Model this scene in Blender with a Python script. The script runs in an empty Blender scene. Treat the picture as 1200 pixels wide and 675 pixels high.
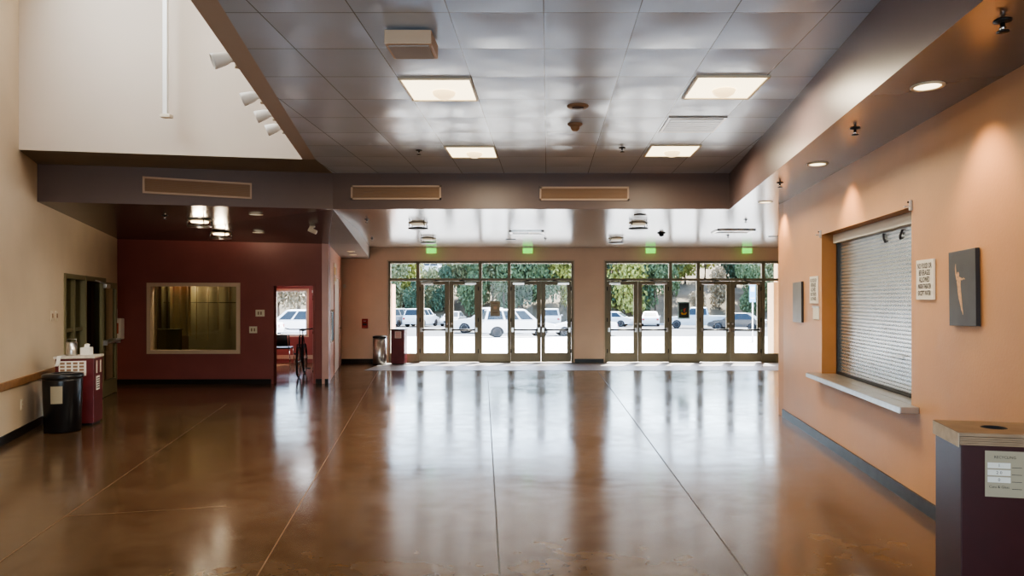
import bpy, bmesh, math, random
from mathutils import Vector, Matrix
random.seed(7)
S = bpy.context.scene
COL = S.collection
PI = math.pi
HC = 1.6                       # eye height
def X(px, Y): return (px - 642.0) / 800.0 * Y
def Zt(py, Y): return HC + (352.0 - py) / 800.0 * Y

# ------------------------------------------------------------------ materials
MATS = {}
def mat(name, col, rough=0.6, metal=0.0, spec=0.5, var=0.0, scale=8.0, bump=0.0, bscale=None, emit=None, estr=0.0, coat=0.0, rvar=0.0):
    if name in MATS: return MATS[name]
    m = bpy.data.materials.new(name); m.use_nodes = True
    nt = m.node_tree; b = nt.nodes['Principled BSDF']
    b.inputs['Base Color'].default_value = (*col, 1)
    b.inputs['Roughness'].default_value = rough
    b.inputs['Metallic'].default_value = metal
    b.inputs['Specular IOR Level'].default_value = spec
    b.inputs['Coat Weight'].default_value = coat
    if emit:
        b.inputs['Emission Color'].default_value = (*emit, 1)
        b.inputs['Emission Strength'].default_value = estr
    if var or bump or rvar:
        tc = nt.nodes.new('ShaderNodeTexCoord')
        n = nt.nodes.new('ShaderNodeTexNoise'); n.inputs['Scale'].default_value = scale
        n.inputs['Detail'].default_value = 5.0
        nt.links.new(tc.outputs['Object'], n.inputs['Vector'])
    if var:
        r = nt.nodes.new('ShaderNodeValToRGB')
        r.color_ramp.elements[0].position = 0.3; r.color_ramp.elements[1].position = 0.7
        r.color_ramp.elements[0].color = (*[c * (1 - var) for c in col], 1)
        r.color_ramp.elements[1].color = (*[min(1, c * (1 + var)) for c in col], 1)
        nt.links.new(n.outputs['Fac'], r.inputs['Fac']); nt.links.new(r.outputs['Color'], b.inputs['Base Color'])
    if rvar:
        mr = nt.nodes.new('ShaderNodeMapRange'); mr.inputs['To Min'].default_value = max(0, rough - rvar); mr.inputs['To Max'].default_value = rough + rvar
        nt.links.new(n.outputs['Fac'], mr.inputs['Value']); nt.links.new(mr.outputs['Result'], b.inputs['Roughness'])
    if bump:
        n2 = nt.nodes.new('ShaderNodeTexNoise'); n2.inputs['Scale'].default_value = bscale or scale
        n2.inputs['Detail'].default_value = 3.0
        nt.links.new(tc.outputs['Object'], n2.inputs['Vector'])
        bp = nt.nodes.new('ShaderNodeBump'); bp.inputs['Strength'].default_value = bump; bp.inputs['Distance'].default_value = 0.02
        nt.links.new(n2.outputs['Fac'], bp.inputs['Height']); nt.links.new(bp.outputs['Normal'], b.inputs['Normal'])
    MATS[name] = m
    return m

def glass_mat(name, tint=(1, 1, 1), refl=0.08):
    m = bpy.data.materials.new(name); m.use_nodes = True
    nt = m.node_tree; nt.nodes.clear()
    out = nt.nodes.new('ShaderNodeOutputMaterial'); mix = nt.nodes.new('ShaderNodeMixShader')
    tr = nt.nodes.new('ShaderNodeBsdfTransparent'); tr.inputs[0].default_value = (*tint, 1)
    gl = nt.nodes.new('ShaderNodeBsdfGlossy'); gl.inputs['Roughness'].default_value = 0.02
    lw = nt.nodes.new('ShaderNodeLayerWeight'); lw.inputs['Blend'].default_value = 0.15
    mp = nt.nodes.new('ShaderNodeMapRange'); mp.inputs['To Min'].default_value = refl; mp.inputs['To Max'].default_value = min(1, refl + 0.5)
    nt.links.new(lw.outputs['Fresnel'], mp.inputs['Value']); nt.links.new(mp.outputs['Result'], mix.inputs[0])
    nt.links.new(tr.outputs[0], mix.inputs[1]); nt.links.new(gl.outputs[0], mix.inputs[2]); nt.links.new(mix.outputs[0], out.inputs[0])
    return m

def floor_mat():
    m = bpy.data.materials.new('stained_concrete'); m.use_nodes = True
    nt = m.node_tree; b = nt.nodes['Principled BSDF']; L = nt.links
    tc = nt.nodes.new('ShaderNodeTexCoord')
    n1 = nt.nodes.new('ShaderNodeTexNoise'); n1.inputs['Scale'].default_value = 0.7; n1.inputs['Detail'].default_value = 4; n1.inputs['Distortion'].default_value = 0.15
    n2 = nt.nodes.new('ShaderNodeTexNoise'); n2.inputs['Scale'].default_value = 5.5; n2.inputs['Detail'].default_value = 3; n2.inputs['Roughness'].default_value = 0.5
    for n in (n1, n2): L.new(tc.outputs['Object'], n.inputs['Vector'])
    mx = nt.nodes.new('ShaderNodeMix'); mx.inputs[0].default_value = 0.38
    L.new(n1.outputs['Fac'], mx.inputs[2]); L.new(n2.outputs['Fac'], mx.inputs[3])
    r = nt.nodes.new('ShaderNodeValToRGB'); e = r.color_ramp.elements
    e[0].position = 0.28; e[0].color = (0.068, 0.036, 0.018, 1)
    e[1].position = 0.74; e[1].color = (0.175, 0.107, 0.058, 1)
    k = e.new(0.5); k.color = (0.125, 0.072, 0.037, 1)
    L.new(mx.outputs[0], r.inputs['Fac']); L.new(r.outputs['Color'], b.inputs['Base Color'])
    mr = nt.nodes.new('ShaderNodeMapRange'); mr.inputs['From Min'].default_value = 0.3; mr.inputs['From Max'].default_value = 0.7
    mr.inputs['To Min'].default_value = 0.10; mr.inputs['To Max'].default_value = 0.24
    L.new(mx.outputs[0], mr.inputs['Value']); L.new(mr.outputs['Result'], b.inputs['Roughness'])
    bp = nt.nodes.new('ShaderNodeBump'); bp.inputs['Strength'].default_value = 0.10; bp.inputs['Distance'].default_value = 0.01
    n3 = nt.nodes.new('ShaderNodeTexNoise'); n3.inputs['Scale'].default_value = 2.2; n3.inputs['Detail'].default_value = 2
    mpg = nt.nodes.new('ShaderNodeMapping'); mpg.inputs['Scale'].default_value = (0.6, 1.8, 1); L.new(tc.outputs['Object'], mpg.inputs['Vector']); L.new(mpg.outputs['Vector'], n3.inputs['Vector']); L.new(n3.outputs['Fac'], bp.inputs['Height']); L.new(bp.outputs['Normal'], b.inputs['Normal'])
    b.inputs['Specular IOR Level'].default_value = 1.0; b.inputs['Specular Tint'].default_value = (0.72, 0.88, 1.0, 1)  # blue specular tint paints daylight colour into the reflections
    return m

def tile_mat():
    m = bpy.data.materials.new('ceiling_tile'); m.use_nodes = True
    nt = m.node_tree; b = nt.nodes['Principled BSDF']; L = nt.links
    tc = nt.nodes.new('ShaderNodeTexCoord'); sp = nt.nodes.new('ShaderNodeSeparateXYZ'); L.new(tc.outputs['Object'], sp.inputs[0])
    def math_(op, a, c=None):
        n = nt.nodes.new('ShaderNodeMath'); n.operation = op
        for i, v in enumerate((a, c)):
            if v is None: continue
            if isinstance(v, (int, float)): n.inputs[i].default_value = v
            else: L.new(v, n.inputs[i])
        return n.outputs[0]
    u = math_('DIVIDE', math_('ADD', sp.outputs[0], 0.027 + 62), 0.62)
    v = math_('DIVIDE', math_('ADD', sp.outputs[1], -4.46 + 64), 0.64)
    fu, fv = math_('FRACT', u), math_('FRACT', v)
    iu, iv = math_('FLOOR', u), math_('FLOOR', v)
    du = math_('MINIMUM', fu, math_('SUBTRACT', 1, fu)); dv = math_('MINIMUM', fv, math_('SUBTRACT', 1, fv))
    d = math_('MINIMUM', du, dv)
    line = math_('LESS_THAN', d, 0.0065)
    cmb = nt.nodes.new('ShaderNodeCombineXYZ'); L.new(iu, cmb.inputs[0]); L.new(iv, cmb.inputs[1])
    wn = nt.nodes.new('ShaderNodeTexWhiteNoise'); wn.noise_dimensions = '2D'; L.new(cmb.outputs[0], wn.inputs['Vector'])
    ramp = nt.nodes.new('ShaderNodeValToRGB')
    ramp.color_ramp.elements[0].color = (0.55, 0.67, 0.83, 1); ramp.color_ramp.elements[1].color = (0.61, 0.72, 0.88, 1)
    L.new(wn.outputs['Value'], ramp.inputs['Fac'])
    mc = nt.nodes.new('ShaderNodeMix'); mc.data_type = 'RGBA'; L.new(line, mc.inputs[0]); L.new(ramp.outputs[0], mc.inputs[6])
    mc.inputs[7].default_value = (0.24, 0.26, 0.29, 1)
    L.new(mc.outputs[2], b.inputs['Base Color'])
    pil = math_('MULTIPLY', math_('SINE', math_('MULTIPLY', fu, PI)), math_('SINE', math_('MULTIPLY', fv, PI)))
    amp = math_('MULTIPLY', pil, math_('ADD', math_('MULTIPLY', wn.outputs['Value'], 1.4), -0.2))
    nz = nt.nodes.new('ShaderNodeTexNoise'); nz.inputs['Scale'].default_value = 2.4; nz.inputs['Detail'].default_value = 1
    L.new(tc.outputs['Object'], nz.inputs['Vector'])
    h = math_('ADD', amp, math_('MULTIPLY', nz.outputs['Fac'], 0.8))
    bp = nt.nodes.new('ShaderNodeBump'); bp.inputs['Strength'].default_value = 0.75; bp.inputs['Distance'].default_value = 0.013
    L.new(h, bp.inputs['Height']); L.new(bp.outputs['Normal'], b.inputs['Normal'])
    b.inputs['Roughness'].default_value = 0.23; b.inputs['Specular IOR Level'].default_value = 1.0; b.inputs['Metallic'].default_value = 0.0; b.inputs['Specular Tint'].default_value = (0.75, 0.88, 1.0, 1)
    return m

M = dict(
    floor=floor_mat(), tile=tile_mat(),
    joint=mat('floor_joint', (0.02, 0.012, 0.01), 0.5),
    jointl=mat('pale_joint', (0.22, 0.13, 0.07), 0.35),
    strip=mat('threshold_grey', (0.17, 0.16, 0.155), 0.45, var=0.1, scale=14),
    left=mat('beige_wall', (0.68, 0.57, 0.43), 0.6, var=0.05, scale=1.5, bump=0.08, bscale=60),
    upper=mat('cream_wall', (0.62, 0.53, 0.44), 0.65, var=0.03, scale=1.2),
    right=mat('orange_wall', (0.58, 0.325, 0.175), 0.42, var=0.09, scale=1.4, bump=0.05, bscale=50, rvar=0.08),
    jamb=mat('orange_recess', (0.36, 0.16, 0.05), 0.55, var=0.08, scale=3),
    far=mat('tan_wall', (0.80, 0.58, 0.41), 0.5, var=0.05, scale=1.5),
    maroon=mat('maroon_wall', (0.26, 0.080, 0.072), 0.45, var=0.08, scale=2.0),
    pink=mat('return_wall', (0.50, 0.24, 0.17), 0.35, var=0.08, scale=2.0),
    bulk=mat('bulkhead_paint', (0.135, 0.092, 0.080), 0.42, var=0.05, scale=2),
    fasc=mat('fascia_paint', (0.20, 0.14, 0.135), 0.36, var=0.05, scale=2),
    strip2=mat('olive_soffit', (0.22, 0.18, 0.125), 0.45, var=0.06, scale=1.5),
    lowf=mat('lit_gloss_ceiling', (0.23, 0.19, 0.165), 0.20, spec=0.9, var=0.06, scale=1.5, bump=0.03, bscale=1.6),  # same gloss ceiling, lightened where floor bounce brightens it
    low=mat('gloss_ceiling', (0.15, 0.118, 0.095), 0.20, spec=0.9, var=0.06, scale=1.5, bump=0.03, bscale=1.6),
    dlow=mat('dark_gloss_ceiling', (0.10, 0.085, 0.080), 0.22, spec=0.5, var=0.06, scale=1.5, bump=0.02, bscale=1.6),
    edge=mat('ceiling_edge_trim', (0.50, 0.43, 0.38), 0.5),
    lowp=mat('pale_low_ceiling', (0.30, 0.25, 0.225), 0.5, var=0.04, scale=2), lowd=mat('far_low_ceiling', (0.30, 0.25, 0.225), 0.5, var=0.04, scale=2),  # far part has the same tone as the pale part
    base=mat('black_base', (0.012, 0.010, 0.010), 0.4),
    basegrey=mat('grey_base', (0.025, 0.025, 0.028), 0.35, var=0.5, scale=9),
    frame=mat('olive_bronze', (0.24, 0.205, 0.13), 0.45, metal=0.0),
    framel=mat('olive_frame_dark', (0.22, 0.20, 0.11), 0.45, metal=0.2),
    tan=mat('tan_frame', (0.62, 0.47, 0.34), 0.5),
    white=mat('white_paint', (0.80, 0.78, 0.73), 0.45),
    offw=mat('cream_plastic', (0.72, 0.64, 0.50), 0.45),
    paper=mat('paper', (0.82, 0.80, 0.74), 0.8),
    ink=mat('ink', (0.03, 0.03, 0.035), 0.7),
    alu=mat('brushed_metal', (0.62, 0.60, 0.57), 0.3, metal=1.0, var=0.08, scale=20),
    chrome=mat('chrome', (0.75, 0.74, 0.72), 0.15, metal=1.0),
    dark=mat('dark_metal', (0.03, 0.03, 0.03), 0.4, metal=0.4),
    black=mat('black_plastic', (0.012, 0.012, 0.014), 0.28),
    binn=mat('shaded_maroon_laminate', (0.045, 0.008, 0.009), 0.33, spec=0.3, var=0.15, scale=6),  # maroon laminate darkened for the near bin's unlit front
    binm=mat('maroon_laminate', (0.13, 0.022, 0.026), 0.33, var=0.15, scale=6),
    bintop=mat('tan_board', (0.30, 0.20, 0.12), 0.45, var=0.15, scale=10),
    ply=mat('stacked_board_edge', (0.62, 0.56, 0.48), 0.6, var=0.15, scale=20),
    steel=mat('counter_steel', (0.42, 0.40, 0.38), 0.3, metal=0.7, var=0.1, scale=6),
    shut=mat('shutter_metal', (0.62, 0.65, 0.66), 0.27, metal=0.85, var=0.06, scale=4),
    rail=mat('wood_rail', (0.30, 0.16, 0.07), 0.5, var=0.15, scale=14),
    grille=mat('grille_tan', (0.30, 0.19, 0.12), 0.55),
    grillef=mat('grille_frame', (0.52, 0.38, 0.28), 0.5),
    warm=mat('warm_lens', (0.9, 0.85, 0.7), 0.5, emit=(1.0, 0.83, 0.52), estr=1.7),
    warmglobe=mat('warm_globe', (0.9, 0.8, 0.6), 0.5, emit=(1.0, 0.72, 0.38), estr=1.0),
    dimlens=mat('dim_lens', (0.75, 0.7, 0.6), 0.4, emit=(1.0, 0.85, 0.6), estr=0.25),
    hot=mat('hot_lens', (1, 0.9, 0.7), 0.4, emit=(1.0, 0.78, 0.48), estr=2.6),
    canvas=mat('slate_canvas', (0.062, 0.066, 0.070), 0.4, var=0.25, scale=5),
    canvas2=mat('pale_slate_canvas', (0.20, 0.20, 0.20), 0.3, var=0.15, scale=5),
    skin=mat('printed_skin', (0.62, 0.40, 0.25), 0.6, var=0.2, scale=30),
    green=mat('exit_green', (0.04, 0.45, 0.04), 0.5, emit=(0.12, 0.85, 0.06), estr=0.8),
    greenb=mat('exit_body', (0.2, 0.55, 0.12), 0.5, emit=(0.25, 0.9, 0.12), estr=0.5),
    red=mat('alarm_red', (0.35, 0.03, 0.02), 0.4),
    signt=mat('tan_sign', (0.40, 0.35, 0.25), 0.6),
    post=mat('poster_black', (0.02, 0.03, 0.025), 0.5),
    postb=mat('poster_border', (0.45, 0.62, 0.65), 0.5),
    posty=mat('poster_yellow', (0.75, 0.40, 0.05), 0.6), postg=mat('poster_green', (0.05, 0.25, 0.08), 0.6), postr=mat('poster_red', (0.5, 0.08, 0.04), 0.6),
    olive=mat('olive_curtain', (0.40, 0.34, 0.20), 0.7, var=0.06, scale=3),
    oliveb=mat('pale_curtain', (0.46, 0.36, 0.20), 0.7, var=0.12, scale=3),
    olived=mat('dark_olive', (0.10, 0.085, 0.035), 0.7),
    roomw=mat('room_wall', (0.34, 0.11, 0.10), 0.6), roomd=mat('room_door', (0.50, 0.36, 0.28), 0.4),
    seat=mat('dark_green_seat', (0.018, 0.028, 0.027), 0.45),
    asphalt=mat('bright_asphalt', (0.56, 0.55, 0.54), 0.9, var=0.08, scale=0.4),
    lotshade=mat('shaded_asphalt', (0.085, 0.09, 0.10), 0.9, var=0.15, scale=0.4),  # lot asphalt darkened to paint in tree shade at the far end
    kerb=mat('concrete', (0.55, 0.52, 0.47), 0.85, var=0.1, scale=2),
    hill=mat('dry_hillside', (0.115, 0.092, 0.06), 0.95, var=0.5, scale=0.35, bump=0.5, bscale=1.2),
    ext=mat('exterior_stucco', (0.72, 0.50, 0.32), 0.85, var=0.05, scale=5),
    extp=mat('exterior_pink', (0.72, 0.42, 0.30), 0.85, var=0.05, scale=5),
    tire=mat('tyre', (0.02, 0.02, 0.022), 0.8), hub=mat('wheel_hub', (0.45, 0.45, 0.46), 0.35, metal=0.8),
    cglass=mat('car_glass', (0.03, 0.042, 0.055), 0.25, spec=0.25),
    cwhite=mat('car_white', (0.72, 0.73, 0.74), 0.3, coat=0.5), csilver=mat('car_silver', (0.42, 0.44, 0.47), 0.3, metal=0.4, coat=0.5),
    cblue=mat('car_pale_blue', (0.36, 0.44, 0.50), 0.3, metal=0.3, coat=0.5), cblack=mat('car_black', (0.03, 0.033, 0.04), 0.25, coat=0.5),
    tail=mat('tail_light', (0.35, 0.02, 0.02), 0.3), head=mat('head_light', (0.7, 0.72, 0.75), 0.15),
    bluesign=mat('blue_sign', (0.20, 0.45, 0.75), 0.5),
    trunk=mat('bark', (0.14, 0.105, 0.08), 0.9, var=0.3, scale=8),
    wood=mat('card_brown', (0.30, 0.18, 0.1), 0.7),
)
GL = glass_mat('clear_glass', (0.93, 0.96, 0.94), 0.012)
GLD = glass_mat('dim_glass', (0.70, 0.68, 0.58), 0.06)

# ------------------------------------------------------------------ mesh builder
class MB:
    def __init__(s): s.v = []; s.f = []; s.mi = []; s.mats = []; s.sm = []
    def _m(s, m):
        if m is None: return 0
        if m not in s.mats: s.mats.append(m)
        return s.mats.index(m)
    def add(s, vs, fs, m=None, smooth=False, T=None):
        o = len(s.v)
        for p in vs:
            p = Vector(p)
            if T is not None: p = T @ p
            s.v.append(tuple(p))
        k = s._m(m)
        for f in fs: s.f.append([i + o for i in f]); s.mi.append(k); s.sm.append(smooth)
        return s
    def box(s, x0, x1, y0, y1, z0, z1, m=None, T=None):
        v = [(x0,y0,z0),(x1,y0,z0),(x1,y1,z0),(x0,y1,z0),(x0,y0,z1),(x1,y0,z1),(x1,y1,z1),(x0,y1,z1)]
        return s.add(v, [(0,3,2,1),(4,5,6,7),(0,1,5,4),(1,2,6,5),(2,3,7,6),(3,0,4,7)], m, False, T)
    def bbox(s, x0, x1, y0, y1, z0, z1, b, m=None, T=None):   # box with bevelled edges
        bm = bmesh.new(); bmesh.ops.create_cube(bm, size=1)
        for v in bm.verts: v.co = ((x0+x1)/2 + v.co.x*(x1-x0), (y0+y1)/2 + v.co.y*(y1-y0), (z0+z1)/2 + v.co.z*(z1-z0))
        bmesh.ops.bevel(bm, geom=bm.edges[:], offset=b, segments=2, affect='EDGES', profile=0.6)
        bm.verts.index_update()
        s.add([v.co.copy() for v in bm.verts], [[v.index for v in f.verts] for f in bm.faces], m, False, T); bm.free()
        return s
    def lathe(s, prof, n=24, m=None, T=None, smooth=True, cap=True):   # prof: list of (r, z)
        vs = []; fs = []
        for r, z in prof:
            for i in range(n):
                a = 2*PI*i/n; vs.append((r*math.cos(a), r*math.sin(a), z))
        for j in range(len(prof)-1):
            for i in range(n):
                fs.append((j*n+i, j*n+(i+1)%n, (j+1)*n+(i+1)%n, (j+1)*n+i))
        if cap:
            if prof[0][0] > 1e-5: fs.append(tuple(range(n))[::-1])
            if prof[-1][0] > 1e-5: fs.append(tuple((len(prof)-1)*n + i for i in range(n)))
        return s.add(vs, fs, m, smooth, T)
    def tube(s, pts, r, n=8, m=None, T=None, closed=False):
        pts = [Vector(p) for p in pts]; rs = r if isinstance(r, (list, tuple)) else [r]*len(pts)
        vs = []; fs = []; N = len(pts)
        up = Vector((0, 0, 1))
        for k, p in enumerate(pts):
            if closed: t = (pts[(k+1) % N] - pts[k-1])
            else: t = pts[min(k+1, N-1)] - pts[max(k-1, 0)]
            t.normalize()
            a = t.cross(up)
            if a.length < 1e-3: a = t.cross(Vector((1, 0, 0)))
            a.normalize(); b = a.cross(t).normalized()
            for i in range(n):
                w = 2*PI*i/n; vs.append(p + (a*math.cos(w) + b*math.sin(w))*rs[k])
        for k in range(N if closed else N-1):
            q = (k+1) % N
            for i in range(n): fs.append((k*n+i, k*n+(i+1)%n, q*n+(i+1)%n, q*n+i))
        if not closed: fs.append(tuple(range(n))[::-1]); fs.append(tuple((N-1)*n+i for i in range(n)))
        return s.add(vs, fs, m, True, T)
    def torus(s, R, r, m=None, T=None, n=28, k=8):
        vs = []; fs = []
        for i in range(n):
            a = 2*PI*i/n
            for j in range(k):
                b = 2*PI*j/k; vs.append(((R + r*math.cos(b))*math.cos(a), (R + r*math.cos(b))*math.sin(a), r*math.sin(b)))
        for i in range(n):
            for j in range(k): fs.append((i*k+j, ((i+1)%n)*k+j, ((i+1)%n)*k+(j+1)%k, i*k+(j+1)%k))
        return s.add(vs, fs, m, True, T)
    def prism(s, outline, y0, y1, m=None, T=None):   # outline in XZ, extruded along Y
        n = len(outline)
        vs = [(x, y0, z) for x, z in outline] + [(x, y1, z) for x, z in outline]
        fs = [tuple(range(n)), tuple(range(2*n-1, n-1, -1))] + [(i, i+n, (i+1)%n+n, (i+1)%n) for i in range(n)]
        return s.add(vs, fs, m, False, T)
    def quad(s, a, b, c, d, m=None): return s.add([a, b, c, d], [(0, 1, 2, 3)], m)
    def poly(s, pts, m=None): return s.add(pts, [tuple(range(len(pts)))], m)
    def text(s, body, size, m, T, align='CENTER', bold=0.0):
        cu = bpy.data.curves.new('t', 'FONT'); cu.body = body; cu.size = size; cu.align_x = align; cu.align_y = 'CENTER'; cu.offset = bold; cu.resolution_u = 2
        o = bpy.data.objects.new('t', cu); COL.objects.link(o)
        dg = bpy.context.evaluated_depsgraph_get(); e = o.evaluated_get(dg); me = e.to_mesh()
        s.add([v.co.copy() for v in me.vertices], [tuple(p.vertices) for p in me.polygons], m, False, T)
        e.to_mesh_clear(); bpy.data.objects.remove(o); bpy.data.curves.remove(cu)
        return s
    def build(s, name, parent=None, recalc=True):
        me = bpy.data.meshes.new(name); me.from_pydata(s.v, [], s.f)
        for m in s.mats: me.materials.append(m)
        me.polygons.foreach_set('material_index', s.mi); me.polygons.foreach_set('use_smooth', s.sm)
        if recalc:
            bm = bmesh.new(); bm.from_mesh(me); bmesh.ops.recalc_face_normals(bm, faces=bm.faces[:]); bm.to_mesh(me); bm.free()
        me.update()
        o = bpy.data.objects.new(name, me); COL.objects.link(o)
        if parent: o.parent = parent
        return o

def tag(o, label, cat, group=None, kind=None):
    if label: o['label'] = label
    if cat: o['category'] = cat
    if group: o['group'] = group
    if kind: o['kind'] = kind
    return o
def thing(name, label, cat, loc=(0, 0, 0), rz=0.0, group=None):
    o = bpy.data.objects.new(name, None); COL.objects.link(o); o.empty_display_size = 0.1
    o.location = loc; o.rotation_euler = (0, 0, rz)
    return tag(o, label, cat, group)
def struct(mb, name, label=None, recalc=True):
    o = mb.build(name, None, recalc); o['kind'] = 'structure'
    o['label'] = label or name.replace('_', ' '); o['category'] = name.split('_')[0].split('.')[0]
    return o
def dup(root, loc, rz=None, label=None, name=None):
    r = root.copy(); COL.objects.link(r); r.location = loc
    if rz is not None: r.rotation_euler = (0, 0, rz)
    if label: r['label'] = label
    for ch in list(root.children):
        c = ch.copy(); COL.objects.link(c); c.parent = r
        for g in list(ch.children):
            d = g.copy(); COL.objects.link(d); d.parent = c
    return r
def RX(a): return Matrix.Rotation(a, 4, 'X')
def RY(a): return Matrix.Rotation(a, 4, 'Y')
def RZ(a): return Matrix.Rotation(a, 4, 'Z')
def TR(x, y, z): return Matrix.Translation((x, y, z))
FACE = RX(PI/2)    # text lying in XY -> standing, facing -Y

# ------------------------------------------------------------------ wall helper
def frame_of(p0, p1):
    d = Vector((p1[0]-p0[0], p1[1]-p0[1])); return math.atan2(d.y, d.x), d.length
def wall(name, p0, p1, z0, z1, th, m, openings=(), label=None, jamb=None):
    ang, Ln = frame_of(p0, p1)
    T = TR(p0[0], p0[1], 0) @ RZ(ang)
    xs = sorted({0, Ln, *[o[0] for o in openings], *[o[1] for o in openings]})
    zs = sorted({z0, z1, *[o[2] for o in openings], *[o[3] for o in openings]})
    mb = MB()
    for xa, xb in zip(xs, xs[1:]):
        for za, zb in zip(zs, zs[1:]):
            cx, cz = (xa+xb)/2, (za+zb)/2
            if any(o[0] < cx < o[1] and o[2] < cz < o[3] for o in openings): continue
            mb.add([(xa,0,za),(xb,0,za),(xb,0,zb),(xa,0,zb)], [(0,1,2,3)], m, False, T)
            mb.add([(xa,th,za),(xb,th,za),(xb,th,zb),(xa,th,zb)], [(3,2,1,0)], m, False, T)
    for a, b, c, d in openings:
        j = jamb or m
        mb.add([(a,0,c),(a,th,c),(a,th,d),(a,0,d)], [(0,1,2,3)], j, False, T)
        mb.add([(b,0,c),(b,th,c),(b,th,d),(b,0,d)], [(3,2,1,0)], j, False, T)
        mb.add([(a,0,d),(b,0,d),(b,th,d),(a,th,d)], [(0,1,2,3)], j, False, T)
        if c > z0: mb.add([(a,0,c),(b,0,c),(b,th,c),(a,th,c)], [(3,2,1,0)], j, False, T)
    for q in (0, Ln): mb.add([(q,0,z0),(q,th,z0),(q,th,z1),(q,0,z1)], [(0,1,2,3)], m, False, T)
    mb.add([(0,0,z1),(Ln,0,z1),(Ln,th,z1),(0,th,z1)], [(0,1,2,3)], m, False, T)
    return struct(mb, name, label, recalc=False), T, ang
def base(name, p0, p1, segs, h=0.1, t=0.015, m=None):
    ang, Ln = frame_of(p0, p1); T = TR(p0[0], p0[1], 0) @ RZ(ang); mb = MB()
    for a, b in segs: mb.box(a, b, -t, 0.0, 0, h, m or M['base'], T)
    return struct(mb, name)

# ------------------------------------------------------------------ key plan points
YF = 17.5                                   # glazed front
def LWX(Y): return -3.014 - 0.4*Y           # left wall
def RWX(Y): return 2.36 + 0.094*Y           # right wall
def FSX(Y): return 1.64 + 0.104*Y           # soffit edge on the right
def CEX(Y): return -2.066 - 0.214*(Y-4.27)  # left edge of tiled ceiling
CL, LC = 3.48, 2.95
RC = (RWX(9.4), 9.4)
MA, MBp = (-8.24, 13.06), (-4.22, 13.13)    # maroon wall
RT = (-5.29, YF)

# floor
fm = MB(); fm.quad((-12, -5.2, 0), (9, -5.2, 0), (9, YF+0.12, 0), (-12, YF+0.12, 0), M['floor'])
def joint(x0, y0, x1, y1, w=0.012, m='joint'):
    d = Vector((x1-x0, y1-y0)).normalized(); n = Vector((-d.y, d.x))*w/2
    fm.quad((x0+n.x, y0+n.y, 0.0015), (x0-n.x, y0-n.y, 0.0015), (x1-n.x, y1-n.y, 0.0015), (x1+n.x, y1+n.y, 0.0015), M[m])
joint(-1.36, 15.4, 0.35, -2.7); joint(1.13, 15.4, 1.18, -3)
joint(-3.83, 15.4, -1.0, 0.3, 0.010, 'jointl'); joint(-4.95, 10.5, -2.6, 1.2, 0.010, 'jointl')
joint(-3.6, 5.05, -2.5, 5.3, 0.010, 'jointl')
struct(fm, 'floor', 'glossy brown stained concrete floor', recalc=False)
sm = MB(); sm.box(-4.2, 6.95, 15.55, YF+0.05, 0.0, 0.004, M['strip']); struct(sm, 'floor.001', 'grey threshold strip along the glazed front')

# left wall with glazed opening
def on_left(Y): return (LWX(Y), Y)
LP0 = (LWX(2.0), 2.0); LP1 = MA
angL, lenL = frame_of(LP0, LP1)
def sL(Y): return (Y-2.0)*math.hypot(1, 0.4)
wall('wall_left', LP0, (LWX(13.3), 13.3), 0, 7.2, 0.2, M['left'], [(sL(9.75), sL(12.1), 0.0, 1.99)], 'beige left wall', M['framel'])
wall('wall_left_near', (LP0[0], -5.0), LP0, 0, 7.2, 0.2, M['left'])
base('baseboard_left', LP0, LP1, [(0, sL(9.7))], 0.1)
tr = MB(); tr.bbox(0, sL(9.7), -0.03, 0.0, 0.60, 0.69, 0.006, M['rail'], TR(LP0[0], LP0[1], 0) @ RZ(angL)); struct(tr, 'trim_1', 'brown wooden chair rail on the left wall')

# right wall and counter opening
angR, lenR = frame_of(RC, (RWX(-5), -5))
kR = math.hypot(1, 0.094)
def sR(Y): return (9.4 - Y)*kR
OPR = (sR(7.68), sR(5.38), 0.76, 2.338)
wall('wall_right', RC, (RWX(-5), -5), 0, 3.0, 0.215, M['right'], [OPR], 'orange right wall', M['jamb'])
wall('wall_right_return', (7.0, 9.4), RC, 0, 3.0, -0.2, M['right'])
wall('wall_far_right', (7.0, YF), (7.0, 9.2), 0, 3.0, 0.2, M['far'])
base('baseboard_right', RC, (RWX(-5), -5), [(0, lenR)], 0.105, 0.018, M['basegrey'])

# far wall
def sF(x): return x + 9.0
GZ = 2.606
op_far = [(sF(-4.09), sF(0.656), 0, GZ), (sF(1.466), sF(6.3), 0, GZ), (sF(-7.03), sF(-6.17), 0.68, 1.86)]
wall('wall_far', (-9.0, YF), (7.2, YF), 0, 3.0, 0.2, M['far'], op_far, 'tan far wall around the glazed doors')
bf = MB()
for a, b in ((-5.29, -4.13), (0.69, 1.43)): bf.box(a, b, YF-0.015, YF, 0, 0.1, M['base'])
struct(bf, 'baseboard_far')

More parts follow.
